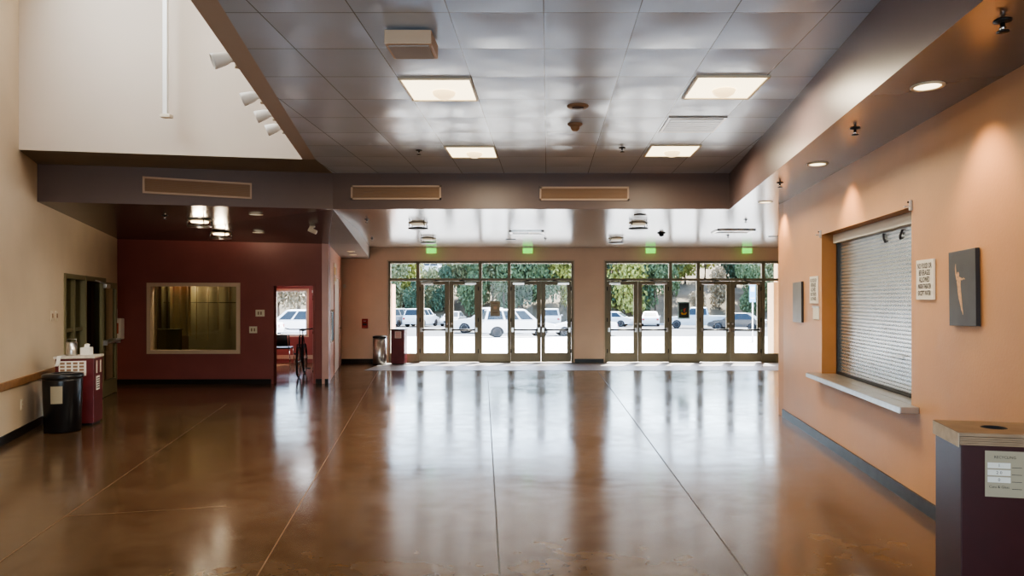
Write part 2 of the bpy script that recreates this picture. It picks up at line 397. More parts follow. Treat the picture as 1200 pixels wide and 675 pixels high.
# maroon wall + return + room behind it
angM, lenM = frame_of(MA, MBp)
TM = TR(MA[0], MA[1], 0) @ RZ(angM)
def sM(px): return X(px, 13.09) - MA[0]
WM = (sM(176.5), sM(278.5), Zt(411.5, 13.09), Zt(334.5, 13.09))
DM = (sM(320.5), sM(366.5), 0.0, Zt(335, 13.1))
wall('wall_maroon', MA, MBp, 0, 3.0, 0.12, M['maroon'], [WM, DM], 'maroon wall with an interior window and a doorway')
base('baseboard_maroon', MA, MBp, [(0, DM[0]-0.05), (DM[1]+0.05, lenM)], 0.09)
wall('wall_return', MBp, RT, 0, 3.0, 0.12, M['pink'], [], 'pinkish return wall beside the doorway')
rw = MB(); rw.box(-9.0, -8.9, 13.2, YF, 0, 2.6, M['olive']); struct(rw, 'wall_room_left')
PQ = ((-5.62, 13.25), (-7.22, YF-0.03))
_w = wall('wall_light_screen', PQ[0], PQ[1], 0, 2.55, 0.06, M['roomw'])  # added to keep the office fill out of the doorway room
rw = MB(); rw.poly([(-8.9, 13.2, 2.57), (-4.36, 13.2, 2.57), (-5.38, YF, 2.57), (-8.9, YF, 2.57)], M['white']); struct(rw, 'ceiling_room')
rw = MB(); rw.box(-8.9, -5.4, YF-0.02, YF-0.001, 0, 0.66, M['roomw']); rw.box(-8.9, -7.08, YF-0.02, YF-0.001, 0.66, 2.55, M['roomw']); rw.box(-7.08, -5.4, YF-0.02, YF-0.001, 1.9, 2.55, M['roomw']); rw.box(-6.12, -5.4, YF-0.02, YF-0.001, 0.66, 1.9, M['roomw'])
rw.box(-8.9, -5.4, YF-0.035, YF-0.02, 0.1, 0.2, M['tan'])
struct(rw, 'wall_room_far', 'dark red panelling below the room window')
# door casing
dc = MB()
for a, b, z0, z1 in ((DM[0]-0.045, DM[0], 0, DM[3]+0.045), (DM[1], DM[1]+0.045, 0, DM[3]+0.045), (DM[0], DM[1], DM[3], DM[3]+0.045)):
    dc.box(a, b, -0.02, 0.14, z0, z1, M['maroon'], TM)
struct(dc, 'trim_2', 'maroon casing of the open doorway')

# wall around the void
UA = (LWX(8.0)-0.12, 8.0); UB = (CEX(9.1)-0.17, 9.1)
uw = MB()
UAZ, UBZ = 3.37, CL
uw.quad((UA[0], UA[1], UAZ), (UB[0], UB[1], UBZ), (UB[0], UB[1], 7.2), (UA[0], UA[1], 7.2), M['upper'])
uw.quad((UA[0], UA[1], UAZ), (UB[0], UB[1], UBZ), (UB[0]-0.04, UB[1]+0.12, UBZ), (UA[0]-0.04, UA[1]+0.12, UAZ), M['upper'])
struct(uw, 'wall_upper', 'cream high wall above the bulkhead', recalc=False)
vw = MB(); vw.quad((UB[0], UB[1], CL+0.22), (CEX(-5)-0.17, -5, CL+0.22), (CEX(-5)-0.17, -5, 7.2), (UB[0], UB[1], 7.2), M['upper'])
vw.quad((UB[0], UB[1], CL), (CEX(-5)-0.17, -5, CL), (CEX(-5)-0.17, -5, CL+0.22), (UB[0], UB[1], CL+0.22), M['edge'])
struct(vw, 'wall_void', 'side of the high void above the tiled ceiling', recalc=False)

# ceilings
cm = MB()
BK = (-3.18, 10.1, LC); BL = (-6.48, 8.66, 2.85)
BLT = (-6.48, 8.66, 3.33); BKT = (-3.18, 10.1, CL); BRT = (FSX(10.1), 10.1, CL)
cm.poly([(CEX(-5), -5, CL), (FSX(-5), -5, CL), BRT, BKT, (CEX(9.1), 9.1, CL)], M['tile'])
struct(cm, 'ceiling', 'silver grey tiled ceiling', recalc=False)
ce = MB()
ce.quad((CEX(-5)-0.17, -5, CL), (CEX(-5), -5, CL), (CEX(9.1), 9.1, CL), (UB[0], UB[1], CL), M['edge'])
struct(ce, 'trim_3', 'brown edge strip of the tiled ceiling', recalc=False)
cs = MB()
cs.poly([(UA[0], UA[1], UAZ), (UB[0], UB[1], UBZ), (CEX(9.1), 9.1, CL), BKT], M['strip2'])
cs.poly([(UA[0], UA[1], UAZ), BKT, BLT, (-6.9, 8.5, 3.33)], M['strip2'])
struct(cs, 'ceiling.001', 'dark soffit strip below the cream high wall', recalc=False)
bk = MB()
bk.quad((-6.75, 8.54, 2.845), BK, BKT, (-6.75, 8.54, 3.33), M['bulk'])
bk.quad(BK, (FSX(10.1), 10.1, LC), BRT, BKT, M['bulk'])
struct(bk, 'wall_bulkhead', 'dark brown bulkhead with air grilles', recalc=False)
fs = MB(); fs.quad((FSX(10.1), 10.1, LC), (FSX(-5), -5, LC), (FSX(-5), -5, CL), BRT, M['fasc'])
struct(fs, 'wall_fascia', 'sloping line of the right soffit edge', recalc=False)
# low ceilings
lo = MB()
G = (X(421, 13.3), 13.3); E = (-4.57, YF)
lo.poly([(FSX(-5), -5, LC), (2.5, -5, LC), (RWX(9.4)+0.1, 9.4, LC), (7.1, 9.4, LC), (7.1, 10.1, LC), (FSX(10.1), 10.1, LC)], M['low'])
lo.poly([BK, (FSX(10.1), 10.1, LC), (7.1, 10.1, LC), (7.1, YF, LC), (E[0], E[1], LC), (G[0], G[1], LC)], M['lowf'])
struct(lo, 'ceiling.002', 'glossy low ceiling before the glazed front and above the right side', recalc=False)
ll = MB()
A3 = (-6.75, 8.54, 2.845); D3 = (-8.4, 13.06, 2.775); C3 = (MBp[0], MBp[1], 2.685); G3 = (G[0], G[1], 2.70); E3 = (E[0], E[1], 2.67); F3 = (-5.4, YF, 2.67)
LTRI = [(A3, BK, D3), (BK, C3, D3), (BK, G3, C3), (G3, E3, C3), (C3, E3, F3)]
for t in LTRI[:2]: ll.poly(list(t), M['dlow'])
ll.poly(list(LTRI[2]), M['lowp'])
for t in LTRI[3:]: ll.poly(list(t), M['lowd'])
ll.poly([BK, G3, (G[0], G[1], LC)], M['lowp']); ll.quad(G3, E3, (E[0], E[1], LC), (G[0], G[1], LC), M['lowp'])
struct(ll, 'ceiling.003', 'dark glossy low ceiling in front of the maroon wall', recalc=False)
def ZL(x, y):
    for a, b, c in LTRI:
        d = (b[1]-c[1])*(a[0]-c[0]) + (c[0]-b[0])*(a[1]-c[1])
        u = ((b[1]-c[1])*(x-c[0]) + (c[0]-b[0])*(y-c[1]))/d; v = ((c[1]-a[1])*(x-c[0]) + (a[0]-c[0])*(y-c[1]))/d
        if min(u, v, 1-u-v) > -0.02: return u*a[2] + v*b[2] + (1-u-v)*c[2]
    return LC
# roof, back wall
rf = MB(); rf.box(-13, 9, -5.4, YF+0.2, 7.2, 7.35, M['white']); struct(rf, 'ceiling.004', 'high roof over the void')
bw = MB()
bw.box(-7, 4, -5.3, -5.0, 0, 0.3, M['left']); bw.box(-7, 4, -5.3, -5.0, 2.7, 7.2, M['left'])
for a, b in ((-7, -3.4), (-0.9, -0.5), (1.8, 4)): bw.box(a, b, -5.3, -5.0, 0.3, 2.7, M['left'])
struct(bw, 'wall_back', 'back wall behind the viewer with two window openings')
uf = MB(); uf.box(-13, 9, YF, YF+0.2, 3.0, 7.2, M['ext']); uf.box(-13, -12.8, -5.4, YF, 0, 7.2, M['ext']); uf.box(8.8, 9, -5.4, YF, 0, 7.2, M['ext']); uf.box(-13, -9, YF, YF+0.2, 0, 3.0, M['ext']); uf.box(7.2, 9, YF, YF+0.2, 0, 3.0, M['ext'])
uf.box(-13, LP0[0]-0.2, -5.3, -5.1, 0, 7.2, M['ext']); uf.box(2.2, 9, -5.3, -5.1, 0, 7.2, M['ext'])
struct(uf, 'wall_outer', 'outer shell of the building')
ov = MB(); ov.box(-9, 8.5, YF+0.2, YF+0.75, 2.82, 3.0, M['ext']); struct(ov, 'trim_4', 'unseen shallow canopy added to block sun above the glazed front')  # overhang added to cut the sun through the transom

# ------------------------------------------------------------------ glazed front
def fx(px): return X(px, YF)
Y0, Y1 = YF+0.03, YF+0.13
def store(name, x0, x1, mull, sills, label):
    f = MB(); t = 0.05
    f.box(x0, x0+t, Y0, Y1, 0, GZ, M['frame']); f.box(x1-t, x1, Y0, Y1, 0, GZ, M['frame']); f.box(x0+t, x1-t, Y0, Y1, GZ-0.06, GZ, M['frame'])
    for m in mull: f.box(m-0.04, m+0.04, Y0, Y1, 0, GZ-0.06, M['frame'])
    f.box(x0+t, x1-t, Y0+0.005, Y1-0.005, 2.10, 2.165, M['frame'])
    for a, b in sills: f.box(a, b, Y0, Y1, 0, 0.24, M['frame'])
    r = struct(f, name, label)
    p = MB(); yy = YF+0.08
    p.quad((x0+t, yy, 2.165), (x1-t, yy, 2.165), (x1-t, yy, GZ-0.06), (x0+t, yy, GZ-0.06), GL)
    for a, b in sills: p.quad((a, yy, 0.24), (b, yy, 0.24), (b, yy, 2.10), (a, yy, 2.10), GL)
    p.build('pane', r)
    t2 = MB()                                  # pale reveal around the opening
    t2.box(x0-0.03, x0, YF-0.012, YF+0.03, 0, GZ+0.03, M['tan']); t2.box(x1, x1+0.03, YF-0.012, YF+0.03, 0, GZ+0.03, M['tan']); t2.box(x0, x1, YF-0.012, YF+0.03, GZ, GZ+0.03, M['tan'])
    t2.build('reveal', r)
    return r
store('window_1', -4.09, 0.656, [fx(489.5), fx(562.7), fx(596.5)], [(-4.04, fx(489.5)-0.04), (fx(562.7)+0.04, fx(596.5)-0.04)], 'left glazed storefront frame')
store('window_2', 1.466, 6.3, [fx(786), fx(818.5), fx(895)], [(fx(786)+0.04, fx(818.5)-0.04), (fx(895)+0.04, 6.25)], 'right glazed storefront frame')
def door(n, x0, x1, hinge_left):
    f = MB(); st = 0.105; ya, yb = YF+0.05, YF+0.11
    f.box(x0, x0+st, ya, yb, 0.015, 2.09, M['frame']); f.box(x1-st, x1, ya, yb, 0.015, 2.09, M['frame'])
    f.box(x0+st, x1-st, ya, yb, 0.015, 0.25, M['frame']); f.box(x0+st, x1-st, ya, yb, 2.0, 2.09, M['frame'])
    r = struct(f, 'door_%d' % n, 'glass entrance door %d with bronze frame' % n)
    p = MB(); p.quad((x0+st, YF+0.08, 0.25), (x1-st, YF+0.08, 0.25), (x1-st, YF+0.08, 2.0), (x0+st, YF+0.08, 2.0), GL); p.build('pane', r)
    b = MB(); b.tube([(x0+0.05, YF-0.02, 0.845), (x1-0.05, YF-0.02, 0.845)], 0.022, 8, M['dark'])
    for q in (x0+0.05, x1-0.05): b.box(q-0.025, q+0.025, YF-0.045, YF+0.05, 0.79, 0.90, M['alu'])
    b.build('push_bar', r)
    c = MB(); q = x0+0.05 if hinge_left else x1-0.35
    c.bbox(q, q+0.3, YF-0.01, YF+0.05, 2.0, 2.06, 0.008, M['alu'])
    a0 = (q+0.25 if hinge_left else q+0.05); c.tube([(a0, YF+0.0, 2.075), (a0+(0.2 if hinge_left else -0.2), YF-0.03, 2.11), (a0+(0.06 if hinge_left else -0.06), YF+0.06, 2.13)], 0.012, 6, M['dark'])
    c.build('door_closer', r)
    h = MB(); q = x1-0.05 if hinge_left else x0+0.05
    h.lathe([(0.0, 0.02), (0.028, 0.018), (0.03, 0)], 12, M['alu'], TR(q, YF+0.05, 1.0) @ RX(PI/2)); h.build('lock', r)
    for zz in (0.3, 1.1, 1.9):
        hg = MB(); q = x0+0.008 if hinge_left else x1-0.008; hg.lathe([(0.012, zz-0.05), (0.012, zz+0.05)], 8, M['dark'], TR(q, YF+0.045, 0)); hg.build('hinge', r)
pairs = [(489.5, 562.7), (596.5, None), (None, 786), (818.5, 895)]
k = 1
for a, b in ((fx(489.5)+0.04, fx(562.7)-0.04), (fx(596.5)+0.04, 0.606), (1.516, fx(786)-0.04), (fx(818.5)+0.04, fx(895)-0.04)):
    mid = (a+b)/2
    door(k, a+0.004, mid-0.004, True); door(k+1, mid+0.004, b-0.004, False); k += 2

# small window of the room behind the doorway
wf = MB(); x0, x1, z0, z1 = -7.03, -6.17, 0.68, 1.86
for a, b, c, d in ((x0, x0+0.04, z0, z1), (x1-0.04, x1, z0, z1), (x0, x1, z0, z0+0.05), (x0, x1, z1-0.04, z1)): wf.box(a, b, YF+0.02, YF+0.12, c, d, M['white'])
w3 = struct(wf, 'window_3', 'small white framed window in the room behind the doorway')
p = MB(); p.quad((x0, YF+0.07, z0), (x1, YF+0.07, z0), (x1, YF+0.07, z1), (x0, YF+0.07, z1), GL); p.build('pane', w3)

# interior window of maroon wall
wf = MB(); t = 0.07
for a, b, c, d in ((WM[0]-0.05, WM[0]+0.02, WM[2]-0.05, WM[3]+0.05), (WM[1]-0.02, WM[1]+0.05, WM[2]-0.05, WM[3]+0.05), (WM[0]+0.02, WM[1]-0.02, WM[2]-0.05, WM[2]+0.02), (WM[0]+0.02, WM[1]-0.02, WM[3]-0.02, WM[3]+0.05)):
    wf.box(a, b, -0.03, 0.10, c, d, M['tan'], TM)
w4 = struct(wf, 'window_4', 'tan framed interior window in the maroon wall')
p = MB(); p.add([(WM[0], 0.05, WM[2]), (WM[1], 0.05, WM[2]), (WM[1], 0.05, WM[3]), (WM[0], 0.05, WM[3])], [(0,1,2,3)], GLD, False, TM); p.build('pane', w4)
# curtain panels behind that window (folded sheets)
def curtain(name, xa, xb, za, zb, m, label, folds=9, dep=0.03, yy=0.30):
    vs = []; fs_ = []; N = folds*6
    for i in range(N+1):
        x = xa + (xb-xa)*i/N; y = yy + dep*math.sin(i/N*folds*2*PI)
        vs += [(x, y, za), (x, y, zb)]
    for i in range(N): fs_.append((2*i, 2*i+2, 2*i+3, 2*i+1))
    c = MB(); c.add(vs, fs_, m, True, TM); o = c.build(name); return tag(o, label, 'curtain')
curtain('window_curtain', WM[0]-0.1, WM[0]+0.30, WM[2]-0.3, WM[3]+0.1, M['olived'], 'dark olive curtain at the left end of the interior window', 3, 0.03, 0.42)
curtain('window_curtain', WM[0]+0.22, WM[0]+0.62, WM[2]+0.28, WM[3]+0.1, M['oliveb'], 'pale gathered curtain hanging at left inside the interior window', 3, 0.035, 0.30)
curtain('window_curtain', WM[0]+0.50, WM[1]+0.15, WM[2]-0.3, WM[3]+0.1, M['olive'], 'wide olive curtain filling most of the interior window', 5, 0.006, 0.46)
cd = MB()
for q in (0.62, 0.85, 1.05, 1.27): cd.tube([(WM[0]+q+0.07, 0.38, WM[2]+0.2 if q < 1 else WM[2]+0.4), (WM[0]+q+0.07, 0.38, WM[3]+0.05)], 0.008, 6, M['oliveb'], TM)
cd.tube([(WM[0]+0.05, 0.38, WM[3]-0.33), (WM[1]+0.1, 0.38, WM[3]-0.33)], 0.008, 6, M['olived'], TM)
tag(cd.build('partition_frame'), 'thin pale bars in front of the olive curtain inside the interior window', 'frame')
cb = MB(); cb.bbox(WM[0]+0.06, WM[0]+0.48, 0.15, 0.25, 0.0, WM[2]+0.40, 0.01, M['olived'], TM)
cb.bbox(WM[0]+0.04, WM[0]+0.50, 0.14, 0.255, WM[2]+0.40, WM[2]+0.42, 0.005, M['olived'], TM)
tag(cb.build('cabinet'), 'dark olive cabinet low inside the interior window at left', 'cabinet')

# ------------------------------------------------------------------ left glazed door bay
TL = TR(LP0[0], LP0[1], 0) @ RZ(angL)
a0, a1 = sL(9.75), sL(12.1); am = sL(10.85)
f = MB()
for q in (a0, am-0.045, a1-0.06): f.box(q, q+0.075, -0.02, 0.12, 0, 1.99, M['framel'], TL)
f.box(a0, a1, -0.015, 0.12, 1.92, 1.99, M['framel'], TL)
f.box(a0, am, 0.0, 0.12, 0, 0.25, M['framel'], TL); f.box(a0, am, 0.02, 0.1, 1.13, 1.18, M['framel'], TL)
f.box((a0+am)/2+0.02, (a0+am)/2+0.08, 0.01, 0.1, 0.25, 1.92, M['framel'], TL)
w5 = struct(f, 'window_5', 'dark glazed bay in the left wall')
p = MB(); p.add([(a0+0.07, 0.06, 0.25), (a1-0.06, 0.06, 0.25), (a1-0.06, 0.06, 1.92), (a0+0.07, 0.06, 1.92)], [(0,1,2,3)], GLD, False, TL); p.build('pane', w5)
dk = MB(); dk.add([(a0-0.3, 0.9, 0), (a1+0.3, 0.9, 0), (a1+0.3, 0.9, 2.2), (a0-0.3, 0.9, 2.2)], [(0,1,2,3)], M['olived'], False, TL)
for q in (0.25, 0.75, 1.25, 1.9): dk.box(a0+q, a0+q+0.12, 0.8, 0.88, 0, 2.1, M['framel'] if q != 0.75 else M['olive'], TL)
dk.add([(a0-0.3, 0.2, 2.2), (a1+0.3, 0.2, 2.2), (a1+0.3, 0.9, 2.2), (a0-0.3, 0.9, 2.2)], [(0,1,2,3)], M['olived'], False, TL)
for q in (a0-0.3, a1+0.3): dk.add([(q, 0.2, 0), (q, 0.9, 0), (q, 0.9, 2.2), (q, 0.2, 2.2)], [(0,1,2,3)], M['olived'], False, TL)
struct(dk, 'wall_vestibule', 'dark vestibule behind the left glazed bay', recalc=False)
# open leaf
pN, pFa = Vector((-7.27, 11.15)), Vector((-7.56, 11.98))
dd = (pFa-pN); wl = dd.length; dr = thing('door_9', None, None, (pN.x, pN.y, 0.0), math.atan2(dd.y, dd.x)); dr['kind'] = 'structure'; dr['label'] = 'open glazed door leaf by the left glazed bay'; dr['category'] = 'door'
f = MB(); st = 0.09
f.box(0, st, 0, 0.045, 0.01, 1.90, M['framel']); f.box(wl-st, wl, 0, 0.045, 0.01, 1.90, M['framel'])
for z0, z1 in ((0.01, 0.26), (0.86, 0.94), (1.80, 1.90)): f.box(st, wl-st, 0, 0.045, z0, z1, M['framel'])
f.build('leaf_frame', dr)
p = MB(); p.quad((st, 0.02, 0.26), (wl-st, 0.02, 0.26), (wl-st, 0.02, 1.8), (st, 0.02, 1.8), GLD); p.build('pane', dr)
b = MB(); b.tube([(0.04, -0.05, 0.90), (wl-0.04, -0.05, 0.90)], 0.02, 8, M['alu']); b.box(0.02, 0.07, -0.06, 0, 0.86, 0.94, M['alu']); b.box(wl-0.07, wl-0.02, -0.06, 0, 0.86, 0.94, M['alu']); b.build('push_bar', dr)
c = MB(); c.bbox(0.02, 0.26, -0.05, 0.0, 1.80, 1.87, 0.008, M['alu']); c.tube([(0.05, -0.03, 1.87), (-0.2, 0.05, 1.92)], 0.012, 6, M['alu']); c.build('door_closer', dr)
hg = MB(); hg.box(-0.02, 0.02, -0.01, 0.06, 0.0, 0.012, M['dark']); hg.build('pivot', dr)

# ------------------------------------------------------------------ right counter, shutter
TRw = TR(RC[0], RC[1], 0) @ RZ(angR)
def rthing(name, label, cat, Y, z, group=None, off=0.0):
    return thing(name, label, cat, (RWX(Y)-off*math.cos(angR+PI/2), Y-off*math.sin(angR+PI/2), z), angR, group)
s0, s1 = OPR[0], OPR[1]; W = s1-s0
sh = rthing('rolling_shutter', 'closed pale metal rolling shutter in the orange wall opening', 'shutter', 7.68, OPR[2])
H = OPR[3]-OPR[2]; N = 40; vs = []; fcs = []
prof = []
hh = H-0.10
for i in range(N):
    z = 0.04 + (hh-0.04)*i/N; dz = (hh-0.04)/N
    prof += [(0.192, z), (0.180, z+0.18*dz), (0.180, z+0.75*dz), (0.192, z+0.93*dz)]
prof.append((0.192, hh))
for yv, zv in prof: vs += [(0.0, yv, zv), (W, yv, zv)]
for i in range(len(prof)-1): fcs.append((2*i, 2*i+1, 2*i+3, 2*i+2))
c = MB(); c.add(vs, fcs, M['shut']); c.build('curtain', sh, recalc=False)
c = MB(); c.box(0, W, 0.165, 0.205, 0.0, 0.05, M['dark']); c.build('bottom_bar', sh)
c = MB(); c.bbox(0, W, 0.12, 0.21, H-0.10, H-0.001, 0.006, M['white']); c.build('housing', sh)
for q in (0.0, W-0.045): c = MB(); c.box(q, q+0.045, 0.155, 0.205, 0, H-0.10, M['dark']); c.build('guide_rail', sh)
for q, s_ in ((W-0.98, 1), (W-0.62, -1)):
    c = MB(); c.tube([(q-0.03*s_, 0.172, hh-0.02), (q, 0.165, hh-0.07), (q+0.015*s_, 0.172, hh-0.10)], 0.011, 6, M['ink']); c.build('strap', sh)
c = MB(); c.bbox(W-0.72, W-0.58, 0.168, 0.182, 0.33, 0.36, 0.003, M['alu']); c.build('lift_handle', sh)
sl = rthing('counter_ledge', 'grey metal counter ledge below the rolling shutter', 'counter', 7.68, OPR[2])
c = MB(); c.bbox(-0.10, W+0.14, -0.14, 0.0, -0.032, 0.018, 0.005, M['steel']); c.box(0.003, W-0.003, 0.0, 0.155, 0.001, 0.018, M['steel']); c.build('ledge_top', sl)
c = MB(); c.box(-0.102, W+0.142, -0.146, -0.141, -0.030, 0.012, M['alu']); c.build('edge_strip', sl)
for nm, Y, lb in (('wall_bracket', 7.70, 'small metal bracket at the far top corner of the shutter opening'), ('wall_bracket', 5.37, 'small metal bracket at the near top corner of the shutter opening')):
    t = rthing(nm, lb, 'bracket', Y, OPR[3], 'shutter brackets')
    c = MB(); c.box(-0.012, 0.012, -0.02, -0.001, -0.03, 0.05, M['alu']); c.box(-0.012, 0.012, -0.06, -0.02, -0.005, 0.005, M['alu']); c.build('plate', t)
    c = MB(); c.lathe([(0.0, -0.008), (0.008, -0.004), (0.008, 0.004), (0.0, 0.008)], 8, M['dark'], TR(0, -0.03, 0.035) @ RX(PI/2)); c.build('screw', t)

# signs
def sign(label, Yl, Yr, zb, zt, lines, group):
    t = rthing('notice_sign', label, 'sign', (Yl+Yr)/2, (zb+zt)/2, group)
    w = (Yl-Yr)*kR/2; h = (zt-zb)/2
    c = MB(); c.bbox(-w, w, -0.018, -0.002, -h, h, 0.002, M['paper']); c.build('board', t)
    c = MB()
    for i, l in enumerate(lines):
        c.text(l, h*0.30 if len(l) < 12 else h*0.265, M['ink'], TR(0, -0.0195, h*(0.68-0.34*i)) @ FACE @ Matrix.Diagonal((0.80 if len(l) < 12 else 0.72, 1.25, 1, 1)), bold=0.0008)
    c.build('lettering', t)
L5 = ['NO FOOD OR', 'BEVERAGES', 'ALLOWED', 'INSIDE THEATER', 'EXCEPT WATER']
sign('white notice sign with five lines of lettering between shutter and slate canvas', 5.255, 4.975, 1.605, 1.905, L5, 'notices on the right wall')
sign('narrow looking white notice sign at the far side of the shutter opening', 8.09, 7.79, 1.565, 1.88, L5, 'notices on the right wall')
t = rthing('paper_notice', 'small blank white card below the far notice sign', 'card', 7.87, 1.455)
c = MB(); c.bbox(-0.11, 0.11, -0.012, -0.002, -0.075, 0.06, 0.002, M['paper']); c.build('sheet', t)
c = MB(); c.bbox(-0.115, 0.115, -0.02, -0.002, 0.06, 0.08, 0.003, M['alu']); c.build('holder', t)

# canvases
def canvas(label, Yl, Yr, zb, zt, m, tilt):
    t = rthing('canvas_print', label, 'picture', (Yl+Yr)/2, (zb+zt)/2, 'canvas prints on the right wall'); t.rotation_euler = (0, 0, angR)
    w = (Yl-Yr)*kR/2; h = (zt-zb)/2; R = RY(tilt)
    c = MB(); c.bbox(-w, w, -0.03, -0.003, -h, h, 0.003, m, R); c.add([(-w+.004,-0.0305,-h+.004),(w-.004,-0.0305,-h+.004),(w-.004,-0.0305,h-.004),(-w+.004,-0.0305,h-.004)], [(0,1,2,3)], m, False, R)
    c.box(w-0.0005, w+0.001, -0.029, -0.005, -h+.003, h-.003, M['ink'], R)
    c.build('stretched_canvas', t)
    return t, R
t, R = canvas('slate canvas print of a slim pale dancer with one arm raised, right wall', 4.72, 4.37, 1.43, 1.935, M['canvas'], math.radians(-1.5))
def limb(mb, pts, R):                          # flat tapered shape painted on the canvas
    L_, Rr = [], []
    for i, (x, z, w) in enumerate(pts):
        a = Vector(pts[max(i-1, 0)][:2]); b = Vector(pts[min(i+1, len(pts)-1)][:2]); d = (b-a).normalized(); n = Vector((-d.y, d.x))*w
        L_.append((x+n.x, -0.0315, z+n.y)); Rr.append((x-n.x, -0.0315, z-n.y))
    for i in range(len(pts)-1): mb.add([L_[i], L_[i+1], Rr[i+1], Rr[i]], [(0,1,2,3)], M['skin'], False, R)
g = MB()
limb(g, [(-0.048, 0.060, 0.006), (-0.046, 0.075, 0.015), (-0.036, 0.050, 0.027), (-0.034, 0.02, 0.022), (-0.030, -0.02, 0.022), (-0.022, -0.06, 0.02), (-0.010, -0.10, 0.014), (0.0, -0.14, 0.010), (0.012, -0.165, 0.005), (0.012, -0.178, 0.003)], R)   # trunk and legs
limb(g, [(-0.058, 0.058, 0.010), (-0.073, 0.10, 0.008), (-0.078, 0.14, 0.006), (-0.074, 0.165, 0.003)], R)      # raised arm
limb(g, [(-0.030, 0.068, 0.009), (0.006, 0.058, 0.007), (0.034, 0.062, 0.005), (0.046, 0.056, 0.002)], R)       # side arm
ring = [(-0.044+0.015*math.cos(a*PI/5), -0.0315, 0.093+0.018*math.sin(a*PI/5)) for a in range(10)]
g.add(ring, [tuple(range(10))], M['skin'], False, R)
g.build('printed_figure', t)
canvas('pale slate canvas print nearest the glazed front on the right wall', 8.80, 8.40, 1.325, 1.83, M['canvas2'], math.radians(-1))

# ------------------------------------------------------------------ bins
def square_bin(name, label, loc, rz, w, d, h, grp, m='binm'):
    t = thing(name, label, 'bin', loc, rz, grp)
    c = MB(); c.bbox(-w/2, w/2, -d/2, d/2, 0.03, h-0.055, 0.004, M[m]); c.build('cabinet', t)
    c = MB(); c.box(-w/2+0.02, w/2-0.02, -d/2+0.02, d/2-0.02, 0, 0.03, M['base']); c.build('plinth', t)
    return t
# near bin (front left corner (1.81,3.0))
thn = math.radians(-11.5)
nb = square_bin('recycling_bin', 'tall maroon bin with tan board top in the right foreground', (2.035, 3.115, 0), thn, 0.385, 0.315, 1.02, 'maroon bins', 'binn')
c = MB(); w, d = 0.385, 0.315
for i in range(4):
    q = 0.006+0.001*(i % 2); c.box(-w/2-q, w/2+q, -d/2-q, d/2+q, 0.966+0.0095*i, 0.974+0.0095*i, M['bintop'])
c.build('stacked_boards', nb)
c = MB(); c.box(-w/2-0.0105, -w/2-0.0085, -d/2-0.005, d/2+0.005, 0.955, 1.017, M['ply']); c.build('edge_strip', nb)  # white strip stands in for light on the left board edges
# top board with hole
n = 28; hr = 0.055; vs = []; ff = []
for i in range(n):
    a = 2*PI*i/n; ca, sa = math.cos(a), math.sin(a); k = min((w/2+0.008)/max(abs(ca), 1e-6), (d/2+0.008)/max(abs(sa), 1e-6))
    vs += [(ca*k, sa*k, 1.005), (ca*k, sa*k, 1.02), (ca*hr, sa*hr*0.9, 1.02), (ca*hr, sa*hr*0.9, 1.005)]
for sx in (-1, 1):
    for sy in (-1, 1): pass
for i in range(n):
    j = (i+1) % n
    for q in range(4): ff.append((4*i+q, 4*j+q, 4*j+(q+1)%4, 4*i+(q+1)%4))
c = MB(); c.add(vs, ff, M['bintop']); 
for sx in (-1, 1):
    for sy in (-1, 1):
        X0, Y0_ = sx*(w/2+0.008), sy*(d/2+0.008); 
        near = [v for v in vs if abs(v[2]-1.02) < 1e-6 and (abs(abs(v[0])-(w/2+0.008)) < 1e-4 or abs(abs(v[1])-(d/2+0.008)) < 1e-4) and v[0]*sx >= 0 and v[1]*sy >= 0]
        ex = [v for v in near if abs(v[0]-X0) < 1e-4]; ey = [v for v in near if abs(v[1]-Y0_) < 1e-4]
        if ex and ey:
            e1 = max(ex, key=lambda v: v[1]*sy); e2 = max(ey, key=lambda v: v[0]*sx)
            c.add([e1, (X0, Y0_, 1.02), e2, (e1[0], e1[1], 1.005), (X0, Y0_, 1.005), (e2[0], e2[1], 1.005)], [(0,1,2), (3,5,4), (0,3,4,1), (1,4,5,2)], M['bintop'])
c.build('top_board', nb)
c = MB(); c.lathe([(hr, 1.018), (hr-0.006, 1.022), (hr-0.01, 1.016), (hr-0.01, 0.99)], 24, M['ink'], Matrix.Diagonal((1, .9, 1, 1)), cap=False); c.add([(hr*math.cos(2*PI*i/16), .9*hr*math.sin(2*PI*i/16), 1.004) for i in range(16)], [tuple(range(16))], M['ink']); c.build('hole_rim', nb)
lb = MB(); lx0, lx1, lz0, lz1 = -0.098, 0.058, 0.745, 0.945; yl = -d/2-0.0015
lb.box(lx0, lx1, yl-0.001, yl, lz0, lz1, M['signt']); po = lb.build('paper_label', nb)
lb = MB(); yt = yl-0.0025
lb.text('RECYCLING', 0.016, M['ink'], TR((lx0+lx1)/2, yt, 0.918) @ FACE)
for i, s_ in enumerate(('1', '2 0', '0', 'Cans & Glass')):
    z = 0.882-0.031*i
    if i < 3: lb.box(lx0+0.010, lx0+0.100, yt+0.0008, yt+0.0015, z-0.012, z+0.012, M['paper'])
    lb.text(s_, 0.019 if i < 3 else 0.015, M['ink'], TR(lx0+0.055, yt, z) @ FACE)
    lb.box(lx0+0.105, lx1-0.012, yt, yt+0.0006, z-0.008, z-0.006, M['ink'])
lb.build('label_print', po)

